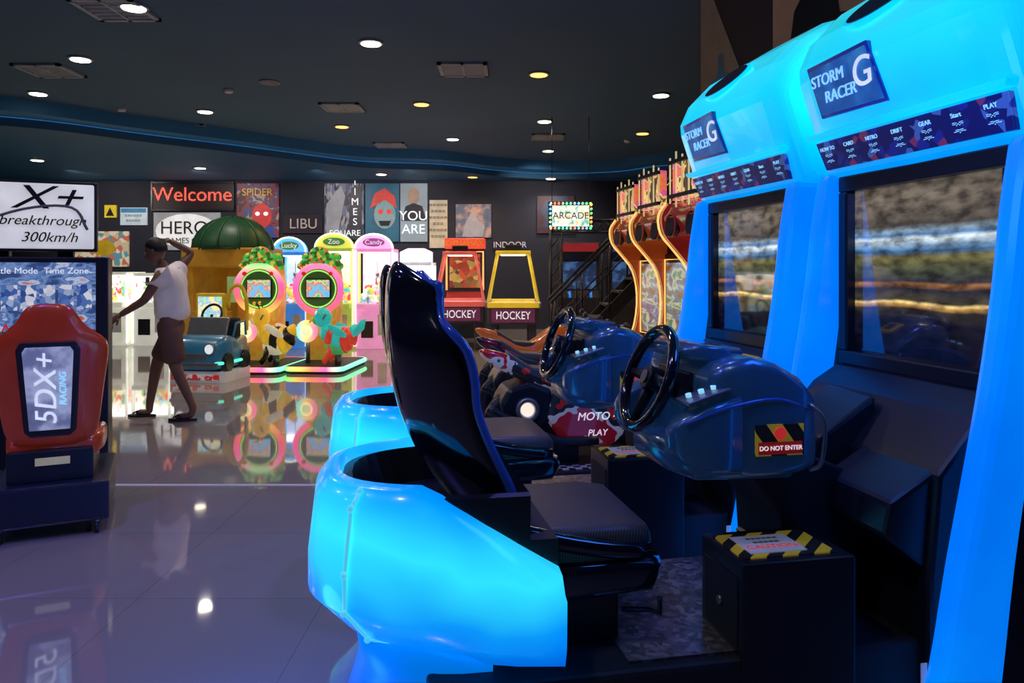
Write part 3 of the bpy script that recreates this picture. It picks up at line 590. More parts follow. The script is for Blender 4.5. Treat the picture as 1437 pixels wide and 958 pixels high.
def hockey(loc,rz,fc,em):
    g=E('air_hockey_table',loc,rz,None,(.74,.8,.96))
    dk=M('hockey_body',(.08,.07,.1),.4); fm=M('hockey_frame',fc,.35,em=em)
    bb(g,'table_box',-.6,.6,-1.0,1.0,.5,.82,dk,.03)
    for s in(-1,1):
        bb(g,'rail_side',s*.6-.05,s*.6+.05,-1.02,1.02,.80,.9,M('hockey_rail',(.4,.35,.35),.3,.5),.02)
        bb(g,'rail_end',-.6,.6,s*1.0-.05,s*1.0+.05,.80,.9,fm,.02)
        for y in(-.75,.75): bb(g,'leg',s*.45-.09,s*.45+.09,y-.09,y+.09,0,.52,dk,.02)
        for y in(-.5,.5): sweep(g,'light_frame',[(s*.62,y,.8),(s*.5,y,1.3),(s*.38,y,1.78)],[.035,.03,.03],fm)
    bb(g,'playfield',-.55,.55,-.95,.95,.83,.845,M('playfield',(.5,.55,.7),.2,em=.5))
    bb(g,'overhead_lamp',-.42,.42,-.56,.56,1.76,1.83,fm,.02); bb(g,'overhead_tube',-.3,.3,-.5,.5,1.75,1.76,M('hockey_tube',(1,.95,.8),.4,em=2.5))
    bb(g,'score_box',-.2,.2,-.1,.1,1.83,1.95,mBlack,.02)
    bb(g,'end_sign',-.5,.5,-1.03,-1.0,.54,.78,M('sign_dark',(.14,.03,.08),.4,em=.4)); T(g,'end_text',"HOCKEY",(0,-1.035,.66),FY,.2,mTxtW,.002)
    cyl(g,'puck',(.1,.2,.845),(.1,.2,.86),.04,mTxtR)
hockey((.02,13.6,0),.0,(.80,.55,.03),.4); hockey((-.97,14.0,0),.05,(.75,.13,.10),.35)
def gantry():
    g=E('truss_gantry',(.0,12.5,0),0)
    for y in(0,.25):
        for z in(2.05,2.25): sweep(g,'chord',[(.65,y,z),(2.35,y,z)],.02,mBlack,6)
    for i in range(11):
        x=.65+i*.15; sweep(g,'web',[(x,0,2.05),(x+.15,0,2.25)],.01,mBlack,6); sweep(g,'web_b',[(x,0,2.25),(x+.15,0,2.05)],.01,mBlack,6); sweep(g,'tie',[(x,0,2.25),(x,.25,2.25)],.01,mBlack,6)
    for x in(.65,2.35):
        for y in(0,.25):
            sweep(g,'post',[(x,y,0),(x,y,2.25)],.02,mBlack,6); sweep(g,'post_b',[(x+.18,y,0),(x+.18,y,2.25)],.02,mBlack,6)
        for k in range(9): sweep(g,'post_web',[(x,0,.1+k*.24),(x+.18,0,.34+k*.24)],.01,mBlack,6)
        bb(g,'foot',x-.08,x+.26,-.08,.33,0,.02,mBlack)
gantry()
def sign():
    g=E('illuminated_hanging_sign',(.95,12.1,0),0)
    bb(g,'panel',-.30,.30,0,.08,2.12,2.46,RM('sign_art',[(0,(.05,.02,.02)),(.4,(.2,.5,.4)),(.5,(.9,.9,.8)),(.65,(.8,.5,.2)),(1,(.1,.3,.5))],'noise',8,em=1.1))
    vs=[];fs=[]
    per=[(-.32+.064*i,z) for i in range(11) for z in(2.09,2.49)]+[(s*.33,2.12+.07*i) for i in range(6) for s in(-1,1)]
    for x,z in per:
        bm=bmesh.new(); bmesh.ops.create_icosphere(bm,subdivisions=1,radius=.024,matrix=Matrix.Translation((x,-.01,z))); b=len(vs)
        vs+=[v.co.copy() for v in bm.verts]; fs+=[tuple(b+v.index for v in f.verts) for f in bm.faces]; bm.free()
    mk('bulb_border',vs,fs,RM('coloured_bulbs',[(0,(.1,1,.3)),(.3,(1,.8,.1)),(.5,(1,.2,.1)),(.7,(.2,.5,1)),(1,(1,.3,.8))],'voronoi',16,em=1.6,interp='CONSTANT'),g)
    bb(g,'frame',-.36,.36,.02,.1,2.07,2.52,mBlack)
    T(g,'sign_text',"ARCADE",(0,-.01,2.29),FY,.15,mTxtK,.003)
    for s in(-1,1): sweep(g,'hanger_rod',[(s*.3,.06,2.5),(s*.3,.06,3.9)],.006,mBlack,6)
sign()
def stairs():
    g=E('staircase',(0,10.6,0),0)
    for s in(0,.9):
        prism(g,'stringer',[(.5,0),(.7,0),(3.1,2.4),(3.1,2.6),(3.0,2.6)],s,s+.05,mBlackM)
        sweep(g,'handrail',[(.55,s,.95),(2.95,s,3.35)],.022,mBlack,6)
        sweep(g,'midrail',[(.55,s,.55),(2.95,s,2.95)],.012,mBlack,6)
        for i in range(7): sweep(g,'baluster',[(.6+i*.39,s,.05+i*.39),(.6+i*.39,s,1.0+i*.39)],.014,mBlack,6)
    for i in range(13): bb(g,'tread',.58+i*.19,.80+i*.19,.05,.9,.13+i*.19,.16+i*.19,mBlackM)
    bb(g,'landing',3.0,4.6,0,.95,2.52,2.6,mBlackM)
    for x in(3.1,4.5):
        for y in(.05,.9): sweep(g,'landing_post',[(x,y,0),(x,y,2.52)],.04,mBlack,6)
stairs()
for x in(1.02,1.42,1.82):
    g=E('arcade_stool',(x,9.9,0),0)
    cyl(g,'foot',(0,0,0),(0,0,.03),.16,mBlack); cyl(g,'stem',(0,0,.03),(0,0,.6),.03,mGrey); cyl(g,'cushion',(0,0,.6),(0,0,.68),.16,mGloss,bev=.02)
def dark_cab(x,y,c):
    g=E('shooting_game_cabinet',(x,y,0),0)
    prism(g,'body',[(0,0),(-.15,0),(-.15,.9),(0,1.0),(0,1.6),(-.25,1.75),(-.25,1.95),(.6,1.95),(.6,0)],-.4,.4,mBlackM,plane='yz',bev=.02)
    bb(g,'screen',-.34,.34,-.012,0,1.05,1.58,RM('dim_screen',[(0,(.005,.01,.03)),(.5,(.02,.05,.15)),(.65,(.1,.25,.6)),(1,(.02,.02,.05))],'noise',5,em=.5,dark=True))
    bb(g,'marquee',-.36,.36,-.262,-.25,1.77,1.93,M('dim_marquee',c,.4,em=.35))
    for s in(-.2,.2):
        sweep(g,'gun',[(s,-.2,.98),(s,-.38,1.0),(s,-.42,.9)],[.03,.02,.025],M('gun_blue',(.02,.2,.7),.3,em=.8))
for x,c in((1.3,(.3,.02,.03)),(2.3,(.05,.1,.4)),(3.3,(.3,.02,.03))): dark_cab(x,14.6,c)
# ---------------- walking man ----------------
def skin(parent,name,vs,es,rad,mat,root=0,sub=2):
    o=mk(name,vs,[],mat,parent,edges=es)
    o.modifiers.new('Skin','SKIN')
    sv=o.data.skin_vertices[0].data
    for i,r in enumerate(rad): sv[i].radius=(r,r) if not isinstance(r,tuple) else r
    for i in range(len(rad)): sv[i].use_root=(i==root)
    o.modifiers['Skin'].use_smooth_shade=True
    m=o.modifiers.new('Sub','SUBSURF'); m.levels=sub; m.render_levels=sub
    return o
def hand(p,w,d,s,n,mat,curl=.5):
    w,d,s,n=[Vector(q) for q in(w,d,s,n)]; d.normalize(); n=(n-d*n.dot(d)).normalized(); s=d.cross(n) if d.cross(n).dot(s)>0 else -d.cross(n)
    rings=[]
    for t,hw,th in((-.01,.026,.020),(.02,.034,.018),(.06,.042,.015),(.09,.040,.012)):
        c=w+d*t; rings.append([c+s*hw*math.cos(a)+n*th*math.sin(a) for a in [2*PI*k/12 for k in range(12)]])
    loft(p,'palm',rings,mat)
    for off,L in((.03,.068),(.010,.078),(-.010,.072),(-.03,.056)):
        r=w+d*.08+s*off; a=r; pts=[a]; ang=.15
        for f in(.42,.33,.25):
            ang+=curl*.7; a=a+(d*math.cos(ang)+n*math.sin(ang))*L*f; pts.append(a)
        sweep(p,'finger',pts,[.0095,.009,.008,.006],mat,8)
    r=w+d*.02+s*.028
    sweep(p,'thumb',[r,r+(d*.6+s*.7+n*.3).normalized()*.032,r+(d*.8+s*.45+n*.5).normalized()*.06],[.012,.011,.008],mat,8)
def man():
    g=E('walking_man',(-3.25,7.1,0),0)
    sk=M('brown_skin',(.24,.12,.075),.5); sh=M('white_tshirt',(.80,.72,.74),.8,em=.07); so=M('brown_shorts',(.16,.08,.06),.8); hr=M('black_hair',(.01,.008,.008),.6)
    V=[(.02,0,.93),(.01,0,1.12),(-.01,0,1.30),(-.04,0,1.42),(-.09,0,1.50),
       (0,-.16,1.385),(-.13,-.22,1.13),(-.36,-.22,.99),
       (0,.16,1.40),(.10,.27,1.58),(-.06,.13,1.69),
       (.03,-.09,.88),(.10,-.10,.50),(.27,-.10,.12),(.25,-.10,.05),(.10,-.10,.035),
       (.0,.09,.88),(-.17,.10,.50),(-.24,.10,.10),(-.23,.10,.045),(-.37,.10,.035)]
    ed=[(0,1),(1,2),(2,3),(3,4),(2,5),(5,6),(6,7),(2,8),(8,9),(9,10),(0,11),(11,12),(12,13),(13,14),(14,15),(0,16),(16,17),(17,18),(18,19),(19,20)]
    rd=[.12,.105,.12,.055,.05,.055,.042,.028,.055,.042,.028,.085,.060,.036,.034,.028,.085,.060,.036,.034,.028]
    skin(g,'body',V,ed,rd,sk)
    V=[(.03,0,.91),(.03,0,1.05),(.01,0,1.2),(-.01,0,1.33),(-.035,0,1.40),(0,-.15,1.375),(-.055,-.195,1.25),(0,.15,1.39),(.045,.21,1.48)]
    skin(g,'tshirt',V,[(0,1),(1,2),(2,3),(3,4),(3,5),(5,6),(3,7),(7,8)],[.18,.17,.16,.15,.075,.097,.092,.095,.08],sh)
    V=[(.02,0,.98),(.02,0,.90),(.035,-.085,.83),(.085,-.10,.62),(.10,-.10,.52),(.0,.085,.83),(-.10,.10,.62),(-.145,.10,.53)]
    skin(g,'shorts',V,[(0,1),(1,2),(2,3),(3,4),(1,5),(5,6),(6,7)],[.13,.15,.12,.11,.112,.11,.11,.112],so)
    hc=Vector((-.13,0,1.585)); R=Euler((0,-.25,0)).to_matrix()
    rings=[]
    prof=[(-.118,.02,.030,-.035),(-.105,.045,.045,-.025),(-.08,.066,.060,-.015),(-.04,.085,.070,-.005),(0,.093,.075,0),(.04,.096,.077,.004),(.08,.085,.068,.008),(.108,.055,.045,.01),(.12,.02,.018,.01)]
    for z,rx,ry,ox in prof:
        rings.append([R@Vector((ox+rx*math.cos(a),ry*math.sin(a),z))+hc for a in [2*PI*k/20 for k in range(20)]])
    loft(g,'head',rings,sk,sub=1)
    L=lambda x,y,z:R@Vector((x,y,z))+hc
    sweep(g,'nose',[L(-.088,0,.01),L(-.105,0,-.02),L(-.112,0,-.035),L(-.095,0,-.045)],[.008,.012,.016,.01],sk)
    ew=M('eye_white',(.5,.5,.5),.3)
    for s in(-1,1):
        ell(g,'eye',L(-.083,s*.032,.005),(.009,.012,.008),ew); ell(g,'iris',L(-.091,s*.032,.005),(.004,.006,.006),mTxtK)
        ell(g,'ear',L(.005,s*.078,-.005),(.018,.009,.03),sk); sweep(g,'eyebrow',[L(-.09,s*.018,.028),L(-.088,s*.048,.03)],.005,hr,6)
    sweep(g,'mouth',[L(-.082,-.022,-.066),L(-.09,0,-.068),L(-.082,.022,-.066)],.006,M('lips',(.2,.06,.05),.5),6)
    rings=[]
    for z,rx,ry,ox in((-.03,.060,.080,.048),(.02,.085,.086,.03),(.06,.100,.086,.010),(.095,.085,.07,.008),(.125,.05,.045,.008),(.135,.015,.015,.008)):
        rings.append([R@Vector((ox+rx*math.cos(a),ry*math.sin(a),z))+hc for a in [2*PI*k/20 for k in range(20)]])
    loft(g,'hair',rings,hr,sub=1)
    hand(g,(-.36,-.22,.99),(-.8,0,-.6),(-.3,-.2,-.6),(.3,.6,-.4),sk,.5)
    hand(g,(-.06,.13,1.69),(-.75,-.65,.15),(0,-.2,1),(-.1,-.1,-1),sk,.45)
    ff=M('flip_flop',(.03,.02,.02),.6)
    for x,y in((.17,-.10),(-.31,.10)):
        loft(g,'flip_flop_sole',[[(x+.135*math.cos(a)*f,y+.048*math.sin(a)*(1-.2*math.cos(a))*f,z) for a in [2*PI*k/20 for k in range(20)]] for z,f in((0,1),(.02,1))],ff,smooth=False)
        for s in(-1,1): sweep(g,'flip_flop_strap',[(x-.09,y,.03),(x-.03,y+s*.03,.06),(x+.03,y+s*.042,.02)],.007,ff,6)
man()
# ---------------- room ----------------
mWall=RM('dark_navy_wall',[(0,(.016,.018,.036)),(1,(.028,.032,.056))],'noise',2,rough=.7)
mCeil=RM('dark_teal_ceiling',[(0,(.060,.125,.205)),(1,(.075,.155,.245))],'noise',1,rough=.85)
mSof=RM('teal_cove',[(0,(.03,.17,.38)),(1,(.045,.24,.50))],'noise',1.2,rough=.6)
H=3.9
def floor():
    m,nt,b=_nt('polished_tile'); L=nt.links
    tc=nt.nodes.new('ShaderNodeTexCoord'); br=nt.nodes.new('ShaderNodeTexBrick'); L.new(tc.outputs['Object'],br.inputs['Vector'])
    br.offset=0; br.inputs['Scale'].default_value=1; br.inputs['Brick Width'].default_value=.8; br.inputs['Row Height'].default_value=.8; br.inputs['Mortar Size'].default_value=.003
    br.inputs['Color1'].default_value=(.29,.25,.235,1); br.inputs['Color2'].default_value=(.305,.265,.25,1); br.inputs['Mortar'].default_value=(.22,.19,.18,1)
    L.new(br.outputs[0],b.inputs['Base Color'])
    n=nt.nodes.new('ShaderNodeTexNoise'); n.inputs['Scale'].default_value=3; L.new(tc.outputs['Object'],n.inputs['Vector'])
    q=nt.nodes.new('ShaderNodeMapRange'); q.inputs['To Min'].default_value=.025; q.inputs['To Max'].default_value=.06; L.new(n.outputs['Fac'],q.inputs[0]); L.new(q.outputs[0],b.inputs['Roughness'])
    b.inputs['IOR'].default_value=2.3
    bp=nt.nodes.new('ShaderNodeBump'); bp.inputs['Strength'].default_value=.02; bp.inputs['Distance'].default_value=.02
    n2=nt.nodes.new('ShaderNodeTexNoise'); n2.inputs['Scale'].default_value=2.5; L.new(tc.outputs['Object'],n2.inputs['Vector']); L.new(n2.outputs['Fac'],bp.inputs['Height']); L.new(bp.outputs[0],b.inputs['Normal'])
    bb(None,'floor',-12,6,-4.5,18,-.1,0,m)
floor()
bb(None,'trim_1',-12,-.9,4.87,4.91,0,.003,M('floor_strip',(.6,.6,.62),.3))
bb(None,'ceiling',-12.2,6.2,-4.7,18.2,H,H+.1,mCeil)
bb(None,'wall_back',-12.2,6.2,18,18.2,-.1,H,mWall); bb(None,'wall_left',-12.2,-12,-4.5,18,-.1,H,mWall)
bb(None,'wall_right',6,6.2,-4.5,18,-.1,H,mWall); bb(None,'wall_front',-12.2,6.2,-4.7,-4.5,-.1,H,mWall)
w=E('wall_side',o1,ANG)
bb(w,'wall_panel',1.1,1.3,-7.2,4.13,0,H,mWall)
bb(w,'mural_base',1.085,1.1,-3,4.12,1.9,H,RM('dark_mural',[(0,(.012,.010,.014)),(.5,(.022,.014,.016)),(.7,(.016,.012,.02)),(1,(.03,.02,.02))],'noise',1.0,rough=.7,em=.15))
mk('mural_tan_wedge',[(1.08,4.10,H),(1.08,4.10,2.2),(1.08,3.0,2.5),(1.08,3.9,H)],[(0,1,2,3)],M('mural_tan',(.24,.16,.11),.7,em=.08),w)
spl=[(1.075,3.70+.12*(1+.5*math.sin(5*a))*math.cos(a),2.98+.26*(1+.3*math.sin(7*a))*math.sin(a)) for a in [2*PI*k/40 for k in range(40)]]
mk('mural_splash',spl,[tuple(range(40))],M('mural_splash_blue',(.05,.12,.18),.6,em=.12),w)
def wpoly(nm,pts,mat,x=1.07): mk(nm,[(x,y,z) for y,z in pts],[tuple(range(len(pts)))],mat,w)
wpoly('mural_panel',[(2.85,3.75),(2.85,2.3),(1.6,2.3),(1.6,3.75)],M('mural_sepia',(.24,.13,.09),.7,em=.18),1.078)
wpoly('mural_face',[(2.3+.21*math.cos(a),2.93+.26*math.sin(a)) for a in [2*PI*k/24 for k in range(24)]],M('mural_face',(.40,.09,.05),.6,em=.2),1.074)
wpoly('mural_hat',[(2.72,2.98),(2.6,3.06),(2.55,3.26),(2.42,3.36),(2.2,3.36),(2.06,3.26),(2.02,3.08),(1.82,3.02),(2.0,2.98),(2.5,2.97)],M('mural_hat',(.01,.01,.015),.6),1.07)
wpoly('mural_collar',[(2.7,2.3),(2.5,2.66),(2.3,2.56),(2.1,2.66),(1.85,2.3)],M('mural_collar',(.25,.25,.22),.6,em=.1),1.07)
front=cr([(-12,10.0,0),(-9,10.1,0),(-7.3,10.7,0),(-6.1,12.0,0),(-4.8,13.3,0),(-3.2,15.0,0),(-1.5,15.5,0),(-.3,16.5,0),(1,17.0,0),(2.4,16.7,0),(3.5,15.6,0),(6,15.2,0)],6)
s=E('ceiling_cove',(0,0,0))
prism(s,'upper_step',[(v.x,v.y) for v in front]+[(6,18),(-12,18)],3.70,3.9,mSof,'xy')
prism(s,'lower_step',[(v.x,min(v.y+.6,17.9)) for v in front]+[(6,18),(-12,18)],3.56,3.70,RM('teal_cove_low',[(0,(.02,.10,.20)),(1,(.03,.14,.27))],'noise',1.2,rough=.6),'xy')
sweep(s,'cove_fill_strip',[Vector((v.x,min(v.y+.57,17.85),3.69)) for v in front],.008,M('cove_fill_blue',(.02,.18,.45),.4,em=.5),6)  # glowing strip added to brighten the cove
def poster(nm,x0,x1,z0,z1,mat,y=17.95):  # printed posters carry added emission to read brighter; they are not backlit
    g=E(nm,(0,0,0)); bb(g,'panel',x0,x1,y,17.998,z0,z1,mat,.005); return g
def fl(g,nm,pts,mat,y=17.94): return mk(nm,[(x,y,z) for x,z in pts],[tuple(range(len(pts)))],mat,g)
def el2(cx,cz,rx,rz,n=20): return [(cx+rx*math.cos(2*PI*k/n),cz+rz*math.sin(2*PI*k/n)) for k in range(n)]
dk=M('poster_dark',(.03,.02,.04),.6)
def dots(nm,scale):
    m,nt,b=_nt(nm); L=nt.links
    tc=nt.nodes.new('ShaderNodeTexCoord'); mp=nt.nodes.new('ShaderNodeMapping'); mp.inputs['Scale'].default_value=(scale,scale,0); L.new(tc.outputs['Object'],mp.inputs[0])
    fr_=nt.nodes.new('ShaderNodeVectorMath'); fr_.operation='FRACTION'; L.new(mp.outputs[0],fr_.inputs[0])
    dd=nt.nodes.new('ShaderNodeVectorMath'); dd.operation='DISTANCE'; dd.inputs[1].default_value=(.5,.5,0); L.new(fr_.outputs[0],dd.inputs[0])
    r=nt.nodes.new('ShaderNodeValToRGB'); r.color_ramp.elements[0].color=(1,.16,.10,1); r.color_ramp.elements[0].position=.30; r.color_ramp.elements[1].color=(.35,.015,.01,1); r.color_ramp.elements[1].position=.48
    L.new(dd.outputs['Value'],r.inputs[0]); L.new(r.outputs[0],b.inputs['Emission Color']); b.inputs['Emission Strength'].default_value=1.7; b.inputs['Base Color'].default_value=(.1,.01,.01,1); return m
g=poster('welcome_led_sign',-8.62,-6.7,2.88,3.5,M('led_board',(.02,.008,.012),.5,em=.15))
for a in((-8.66,-6.66,2.84,2.88),(-8.66,-6.66,3.5,3.54),(-8.66,-8.62,2.88,3.5),(-6.70,-6.66,2.88,3.5)): bb(g,'frame',a[0],a[1],17.93,17.998,a[2],a[3],mBlack)
T(g,'welcome_text',"Welcome",(-7.66,17.93,3.22),FY,.48,dots('red_dot_matrix',22),.005)
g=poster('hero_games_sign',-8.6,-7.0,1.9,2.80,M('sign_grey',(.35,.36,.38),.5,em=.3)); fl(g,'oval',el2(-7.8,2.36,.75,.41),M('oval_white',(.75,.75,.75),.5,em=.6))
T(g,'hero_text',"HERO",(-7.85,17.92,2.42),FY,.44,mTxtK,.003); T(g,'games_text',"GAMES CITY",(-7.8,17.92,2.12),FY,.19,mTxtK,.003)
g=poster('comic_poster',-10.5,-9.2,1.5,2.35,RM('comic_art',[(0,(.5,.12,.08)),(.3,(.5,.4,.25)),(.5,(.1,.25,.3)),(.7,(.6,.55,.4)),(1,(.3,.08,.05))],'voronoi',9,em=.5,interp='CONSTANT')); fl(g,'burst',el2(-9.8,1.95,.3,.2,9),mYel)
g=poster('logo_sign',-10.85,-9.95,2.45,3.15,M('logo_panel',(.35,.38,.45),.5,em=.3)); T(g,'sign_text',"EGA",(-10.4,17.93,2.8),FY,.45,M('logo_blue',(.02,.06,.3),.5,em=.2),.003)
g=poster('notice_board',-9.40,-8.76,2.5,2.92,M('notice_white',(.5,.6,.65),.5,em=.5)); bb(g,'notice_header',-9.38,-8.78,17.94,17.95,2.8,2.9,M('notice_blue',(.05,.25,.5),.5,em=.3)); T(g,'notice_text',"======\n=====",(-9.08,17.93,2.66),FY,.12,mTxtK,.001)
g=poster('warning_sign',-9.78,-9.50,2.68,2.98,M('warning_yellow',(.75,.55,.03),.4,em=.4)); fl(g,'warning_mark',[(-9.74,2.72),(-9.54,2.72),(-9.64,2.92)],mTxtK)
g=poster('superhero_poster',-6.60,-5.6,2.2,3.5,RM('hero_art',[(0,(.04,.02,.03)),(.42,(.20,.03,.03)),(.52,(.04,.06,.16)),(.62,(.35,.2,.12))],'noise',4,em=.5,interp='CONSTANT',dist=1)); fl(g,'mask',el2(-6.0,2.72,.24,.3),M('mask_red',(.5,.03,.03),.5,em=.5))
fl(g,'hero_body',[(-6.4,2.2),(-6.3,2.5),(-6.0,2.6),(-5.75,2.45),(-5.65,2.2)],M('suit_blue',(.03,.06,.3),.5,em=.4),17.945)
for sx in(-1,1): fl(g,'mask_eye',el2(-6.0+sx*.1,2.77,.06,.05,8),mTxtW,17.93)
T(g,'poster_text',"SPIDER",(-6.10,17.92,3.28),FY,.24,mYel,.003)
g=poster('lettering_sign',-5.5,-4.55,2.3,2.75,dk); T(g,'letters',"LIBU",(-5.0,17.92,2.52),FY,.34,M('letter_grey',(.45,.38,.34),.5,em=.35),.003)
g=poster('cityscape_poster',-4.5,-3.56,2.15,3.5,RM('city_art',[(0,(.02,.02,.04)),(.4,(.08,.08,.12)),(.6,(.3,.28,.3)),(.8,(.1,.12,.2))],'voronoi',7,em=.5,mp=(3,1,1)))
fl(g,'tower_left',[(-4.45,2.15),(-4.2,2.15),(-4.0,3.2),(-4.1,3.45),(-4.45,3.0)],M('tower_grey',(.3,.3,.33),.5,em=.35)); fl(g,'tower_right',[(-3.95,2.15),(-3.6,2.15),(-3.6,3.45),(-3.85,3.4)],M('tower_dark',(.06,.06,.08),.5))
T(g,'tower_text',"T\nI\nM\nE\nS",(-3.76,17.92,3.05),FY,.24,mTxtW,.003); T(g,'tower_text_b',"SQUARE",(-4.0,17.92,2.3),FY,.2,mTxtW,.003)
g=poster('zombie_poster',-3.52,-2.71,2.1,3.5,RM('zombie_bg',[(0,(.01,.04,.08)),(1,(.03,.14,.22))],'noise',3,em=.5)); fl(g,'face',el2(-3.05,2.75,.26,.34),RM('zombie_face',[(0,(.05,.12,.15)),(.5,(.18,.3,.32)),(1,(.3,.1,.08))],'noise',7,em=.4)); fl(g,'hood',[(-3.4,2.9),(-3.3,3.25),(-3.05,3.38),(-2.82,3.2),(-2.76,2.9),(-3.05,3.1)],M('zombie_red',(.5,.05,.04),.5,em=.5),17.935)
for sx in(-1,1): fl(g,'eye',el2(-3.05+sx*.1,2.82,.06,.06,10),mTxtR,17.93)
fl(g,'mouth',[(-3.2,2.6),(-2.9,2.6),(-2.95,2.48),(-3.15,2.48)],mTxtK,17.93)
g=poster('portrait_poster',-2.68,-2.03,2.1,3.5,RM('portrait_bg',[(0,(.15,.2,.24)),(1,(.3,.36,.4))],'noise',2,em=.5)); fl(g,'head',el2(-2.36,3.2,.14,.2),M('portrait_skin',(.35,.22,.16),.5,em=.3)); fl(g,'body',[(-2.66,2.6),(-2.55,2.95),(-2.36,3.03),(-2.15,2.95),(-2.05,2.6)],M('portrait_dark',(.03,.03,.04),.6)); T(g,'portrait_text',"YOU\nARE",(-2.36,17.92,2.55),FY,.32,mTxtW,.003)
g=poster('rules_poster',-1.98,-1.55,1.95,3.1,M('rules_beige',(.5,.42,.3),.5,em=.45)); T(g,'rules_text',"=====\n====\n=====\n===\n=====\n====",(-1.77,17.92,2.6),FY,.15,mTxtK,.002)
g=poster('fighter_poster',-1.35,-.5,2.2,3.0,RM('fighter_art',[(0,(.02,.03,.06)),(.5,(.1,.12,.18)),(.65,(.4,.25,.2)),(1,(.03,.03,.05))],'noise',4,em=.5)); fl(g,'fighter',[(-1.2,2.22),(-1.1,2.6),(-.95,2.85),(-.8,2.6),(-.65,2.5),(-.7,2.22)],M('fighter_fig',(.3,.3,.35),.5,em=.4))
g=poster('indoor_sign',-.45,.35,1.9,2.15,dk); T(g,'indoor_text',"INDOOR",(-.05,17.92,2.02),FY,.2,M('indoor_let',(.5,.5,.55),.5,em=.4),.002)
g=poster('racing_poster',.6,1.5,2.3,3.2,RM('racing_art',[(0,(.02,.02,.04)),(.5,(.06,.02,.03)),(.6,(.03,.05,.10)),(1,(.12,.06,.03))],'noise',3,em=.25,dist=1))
# ---------------- ceiling fittings ----------------
wc=(1,.90,.80); ww=(1,.55,.2)
def down(x,y,warm=False,on=True,z=H,k=1):
    n=24; r1,r2=.135,.11
    vs=[(r1*math.cos(2*PI*i/n),r1*math.sin(2*PI*i/n),0) for i in range(n)]+[(r1*math.cos(2*PI*i/n),r1*math.sin(2*PI*i/n),-.02) for i in range(n)]+[(r2*math.cos(2*PI*i/n),r2*math.sin(2*PI*i/n),-.024) for i in range(n)]+[(r2*.97*math.cos(2*PI*i/n),r2*.97*math.sin(2*PI*i/n),-.03) for i in range(n)]
    fs=[tuple(range(n))]
    for a in(0,1,2):
        fs+=[(a*n+i,a*n+(i+1)%n,(a+1)*n+(i+1)%n,(a+1)*n+i) for i in range(n)]
    fs.append(tuple(3*n+i for i in range(n)))
    lm=(MW if warm else MC) if on else MOFF
    o=mk('ceiling_downlight',vs,fs,[MT,lm]); o.data.polygons[-1].material_index=1; o.location=(x,y,z)
    for p in o.data.polygons:
        if p.index>=1+2*n: p.material_index=1
    if on: light('lamp','SPOT',(0,0,-.06),PW*k*(1.1 if warm else 1),ww if warm else wc,.09,o,spot=2.6)
PW=88
MW=M('warm_lens',(1,.6,.2),.4,em=3.2,ecol=(1,.40,.09),var=.02); MC=M('cool_lens',(1,.95,.85),.4,em=8,ecol=(1,.85,.62),var=.02); MOFF=M('unlit_lens',(.2,.22,.25),.4); MT=M('downlight_trim',(.25,.28,.3),.5)
for x,y,wm,on in((-3.57,7.06,0,1),(-5.07,8.79,0,1),(-6.65,10.5,0,1),(-1.54,8.17,0,1),(.34,9.47,1,1),(-1.35,11.16,1,1),(-2.93,12.89,1,1),(-4.79,11.68,0,1),(-3.2,9.88,0,0),(.54,12.44,0,1),(-1.12,14.12,0,1),(2.36,13.53,1,1),(2.11,10.6,0,1),(-4.55,14.5,0,1),(.75,15.5,0,1),(3.6,12.2,1,1)): down(x,y,wm,on)
for x,y,wm in((-2.9,16.6,0),(-.9,17.1,1),(-6.5,15.6,0),(-9.2,14.5,0),(.9,17.4,0)): down(x,y,wm,True,3.56,.8)
for x,y in((-4.6,3.6),(-1.5,4.5),(-1.0,1.2)): down(x,y,False,True,H,.55)  # downlights added out of view to brighten the near machines
vm=M('vent_grille',(.30,.34,.38),.5)
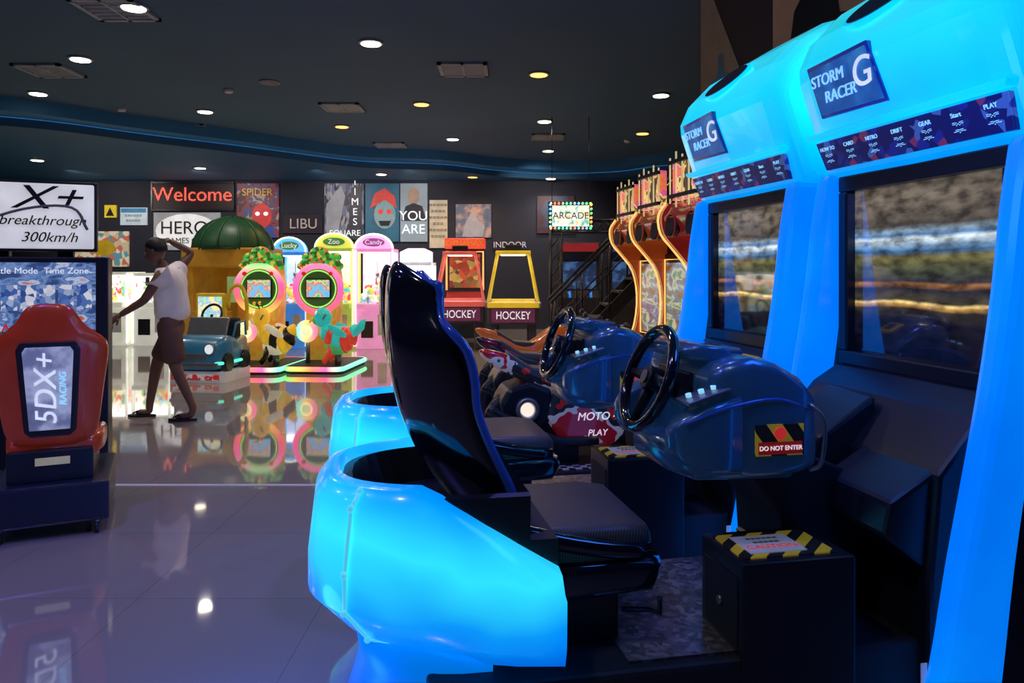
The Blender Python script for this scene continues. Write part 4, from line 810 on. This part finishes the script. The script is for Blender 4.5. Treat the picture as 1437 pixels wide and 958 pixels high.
def vent(x,y,sx=.6,sy=.6):
    g=E('ceiling_vent',(x,y,H),0)
    for a in((-sx/2,sx/2,-sy/2,-sy/2+.05),(-sx/2,sx/2,sy/2-.05,sy/2),(-sx/2,-sx/2+.05,-sy/2,sy/2),(sx/2-.05,sx/2,-sy/2,sy/2)): bb(g,'frame',*a,-.03,0,vm)
    bb(g,'plenum',-sx/2,sx/2,-sy/2,sy/2,-.004,0,mBlackM)
    for i in range(5): box(g,'louvre',(0,-sy/2+.10+i*(sy-.20)/4,-.02),(sx-.08,.045,.006),vm,0,(-.35,0,0))
    bb(g,'centre_bar',-.015,.015,-sy/2,sy/2,-.03,-.01,vm)
for x,y in((-3.78,7.13),(-5.75,9.3),(-2.58,11.4),(-.6,9.25),(-5.55,13.0),(-2.4,14.8),(.66,13.9)): vent(x,y)
for x,y in((-3.9,10.3),(-6.0,11.5),(2.2,14.3)):
    cyl(None,'smoke_detector',(x,y,H-.05),(x,y,H),.05,mWhite,r2=.07)
g=E('security_camera',(1.35,6.2,H),0); cyl(g,'mount',(0,0,0),(0,0,-.05),.09,mGrey); ell(g,'dome',(0,0,-.08),(.08,.08,.08),mGloss)
def added_flood(x,y,p,rot):  # unseen floods added to tint the near floor violet-blue
    g=E('added_flood_fixture',(x,y,H),0); box(g,'bracket',(0,0,-.05),(.05,.05,.1),mBlack); box(g,'housing',(0,0,-.13),(.22,.12,.08),mBlack,.01,rot)
    light('lamp','SPOT',(0,0,-.2),p,(.20,.19,1),.12,g,rot,2.7,1)
added_flood(-2.4,2.2,200,(0,0,0)); added_flood(-4.8,1.6,100,(0,0,0)); added_flood(.1,4.0,120,(0,.2,0))
for x in(-9.5,-6.8,-4.2,-2.2,.5): light('poster_fill_spot','SPOT',(x,15.9,3.5),85,(1,.88,.8),.08,rot=(math.radians(58),0,0),spot=1.8)  # spots without fixtures, added to brighten the far wall posters
light('shell_blue_fill','POINT',(-.9,2.1,.15),14,(.02,.15,1),.15)  # added blue fill light beside the seat shell, not a fitting
light('cabinet_blue_fill','POINT',(.95,2.0,1.75),14,(.05,.2,1),.2)  # added blue fill light in front of the cabinet, not a fitting
wd=bpy.data.worlds.new('world'); sc.world=wd; wd.use_nodes=True; wd.node_tree.nodes['Background'].inputs[0].default_value=(.02,.04,.09,1); wd.node_tree.nodes['Background'].inputs[1].default_value=.2
cd=bpy.data.cameras.new('camera'); cd.lens=36*1050/1437; cd.sensor_width=36; cd.shift_y=-99/1437; cd.clip_start=.05
cam=bpy.data.objects.new('camera',cd); cam.location=(0,0,1.4); cam.rotation_euler=(PI/2,0,0); C.objects.link(cam); sc.camera=cam
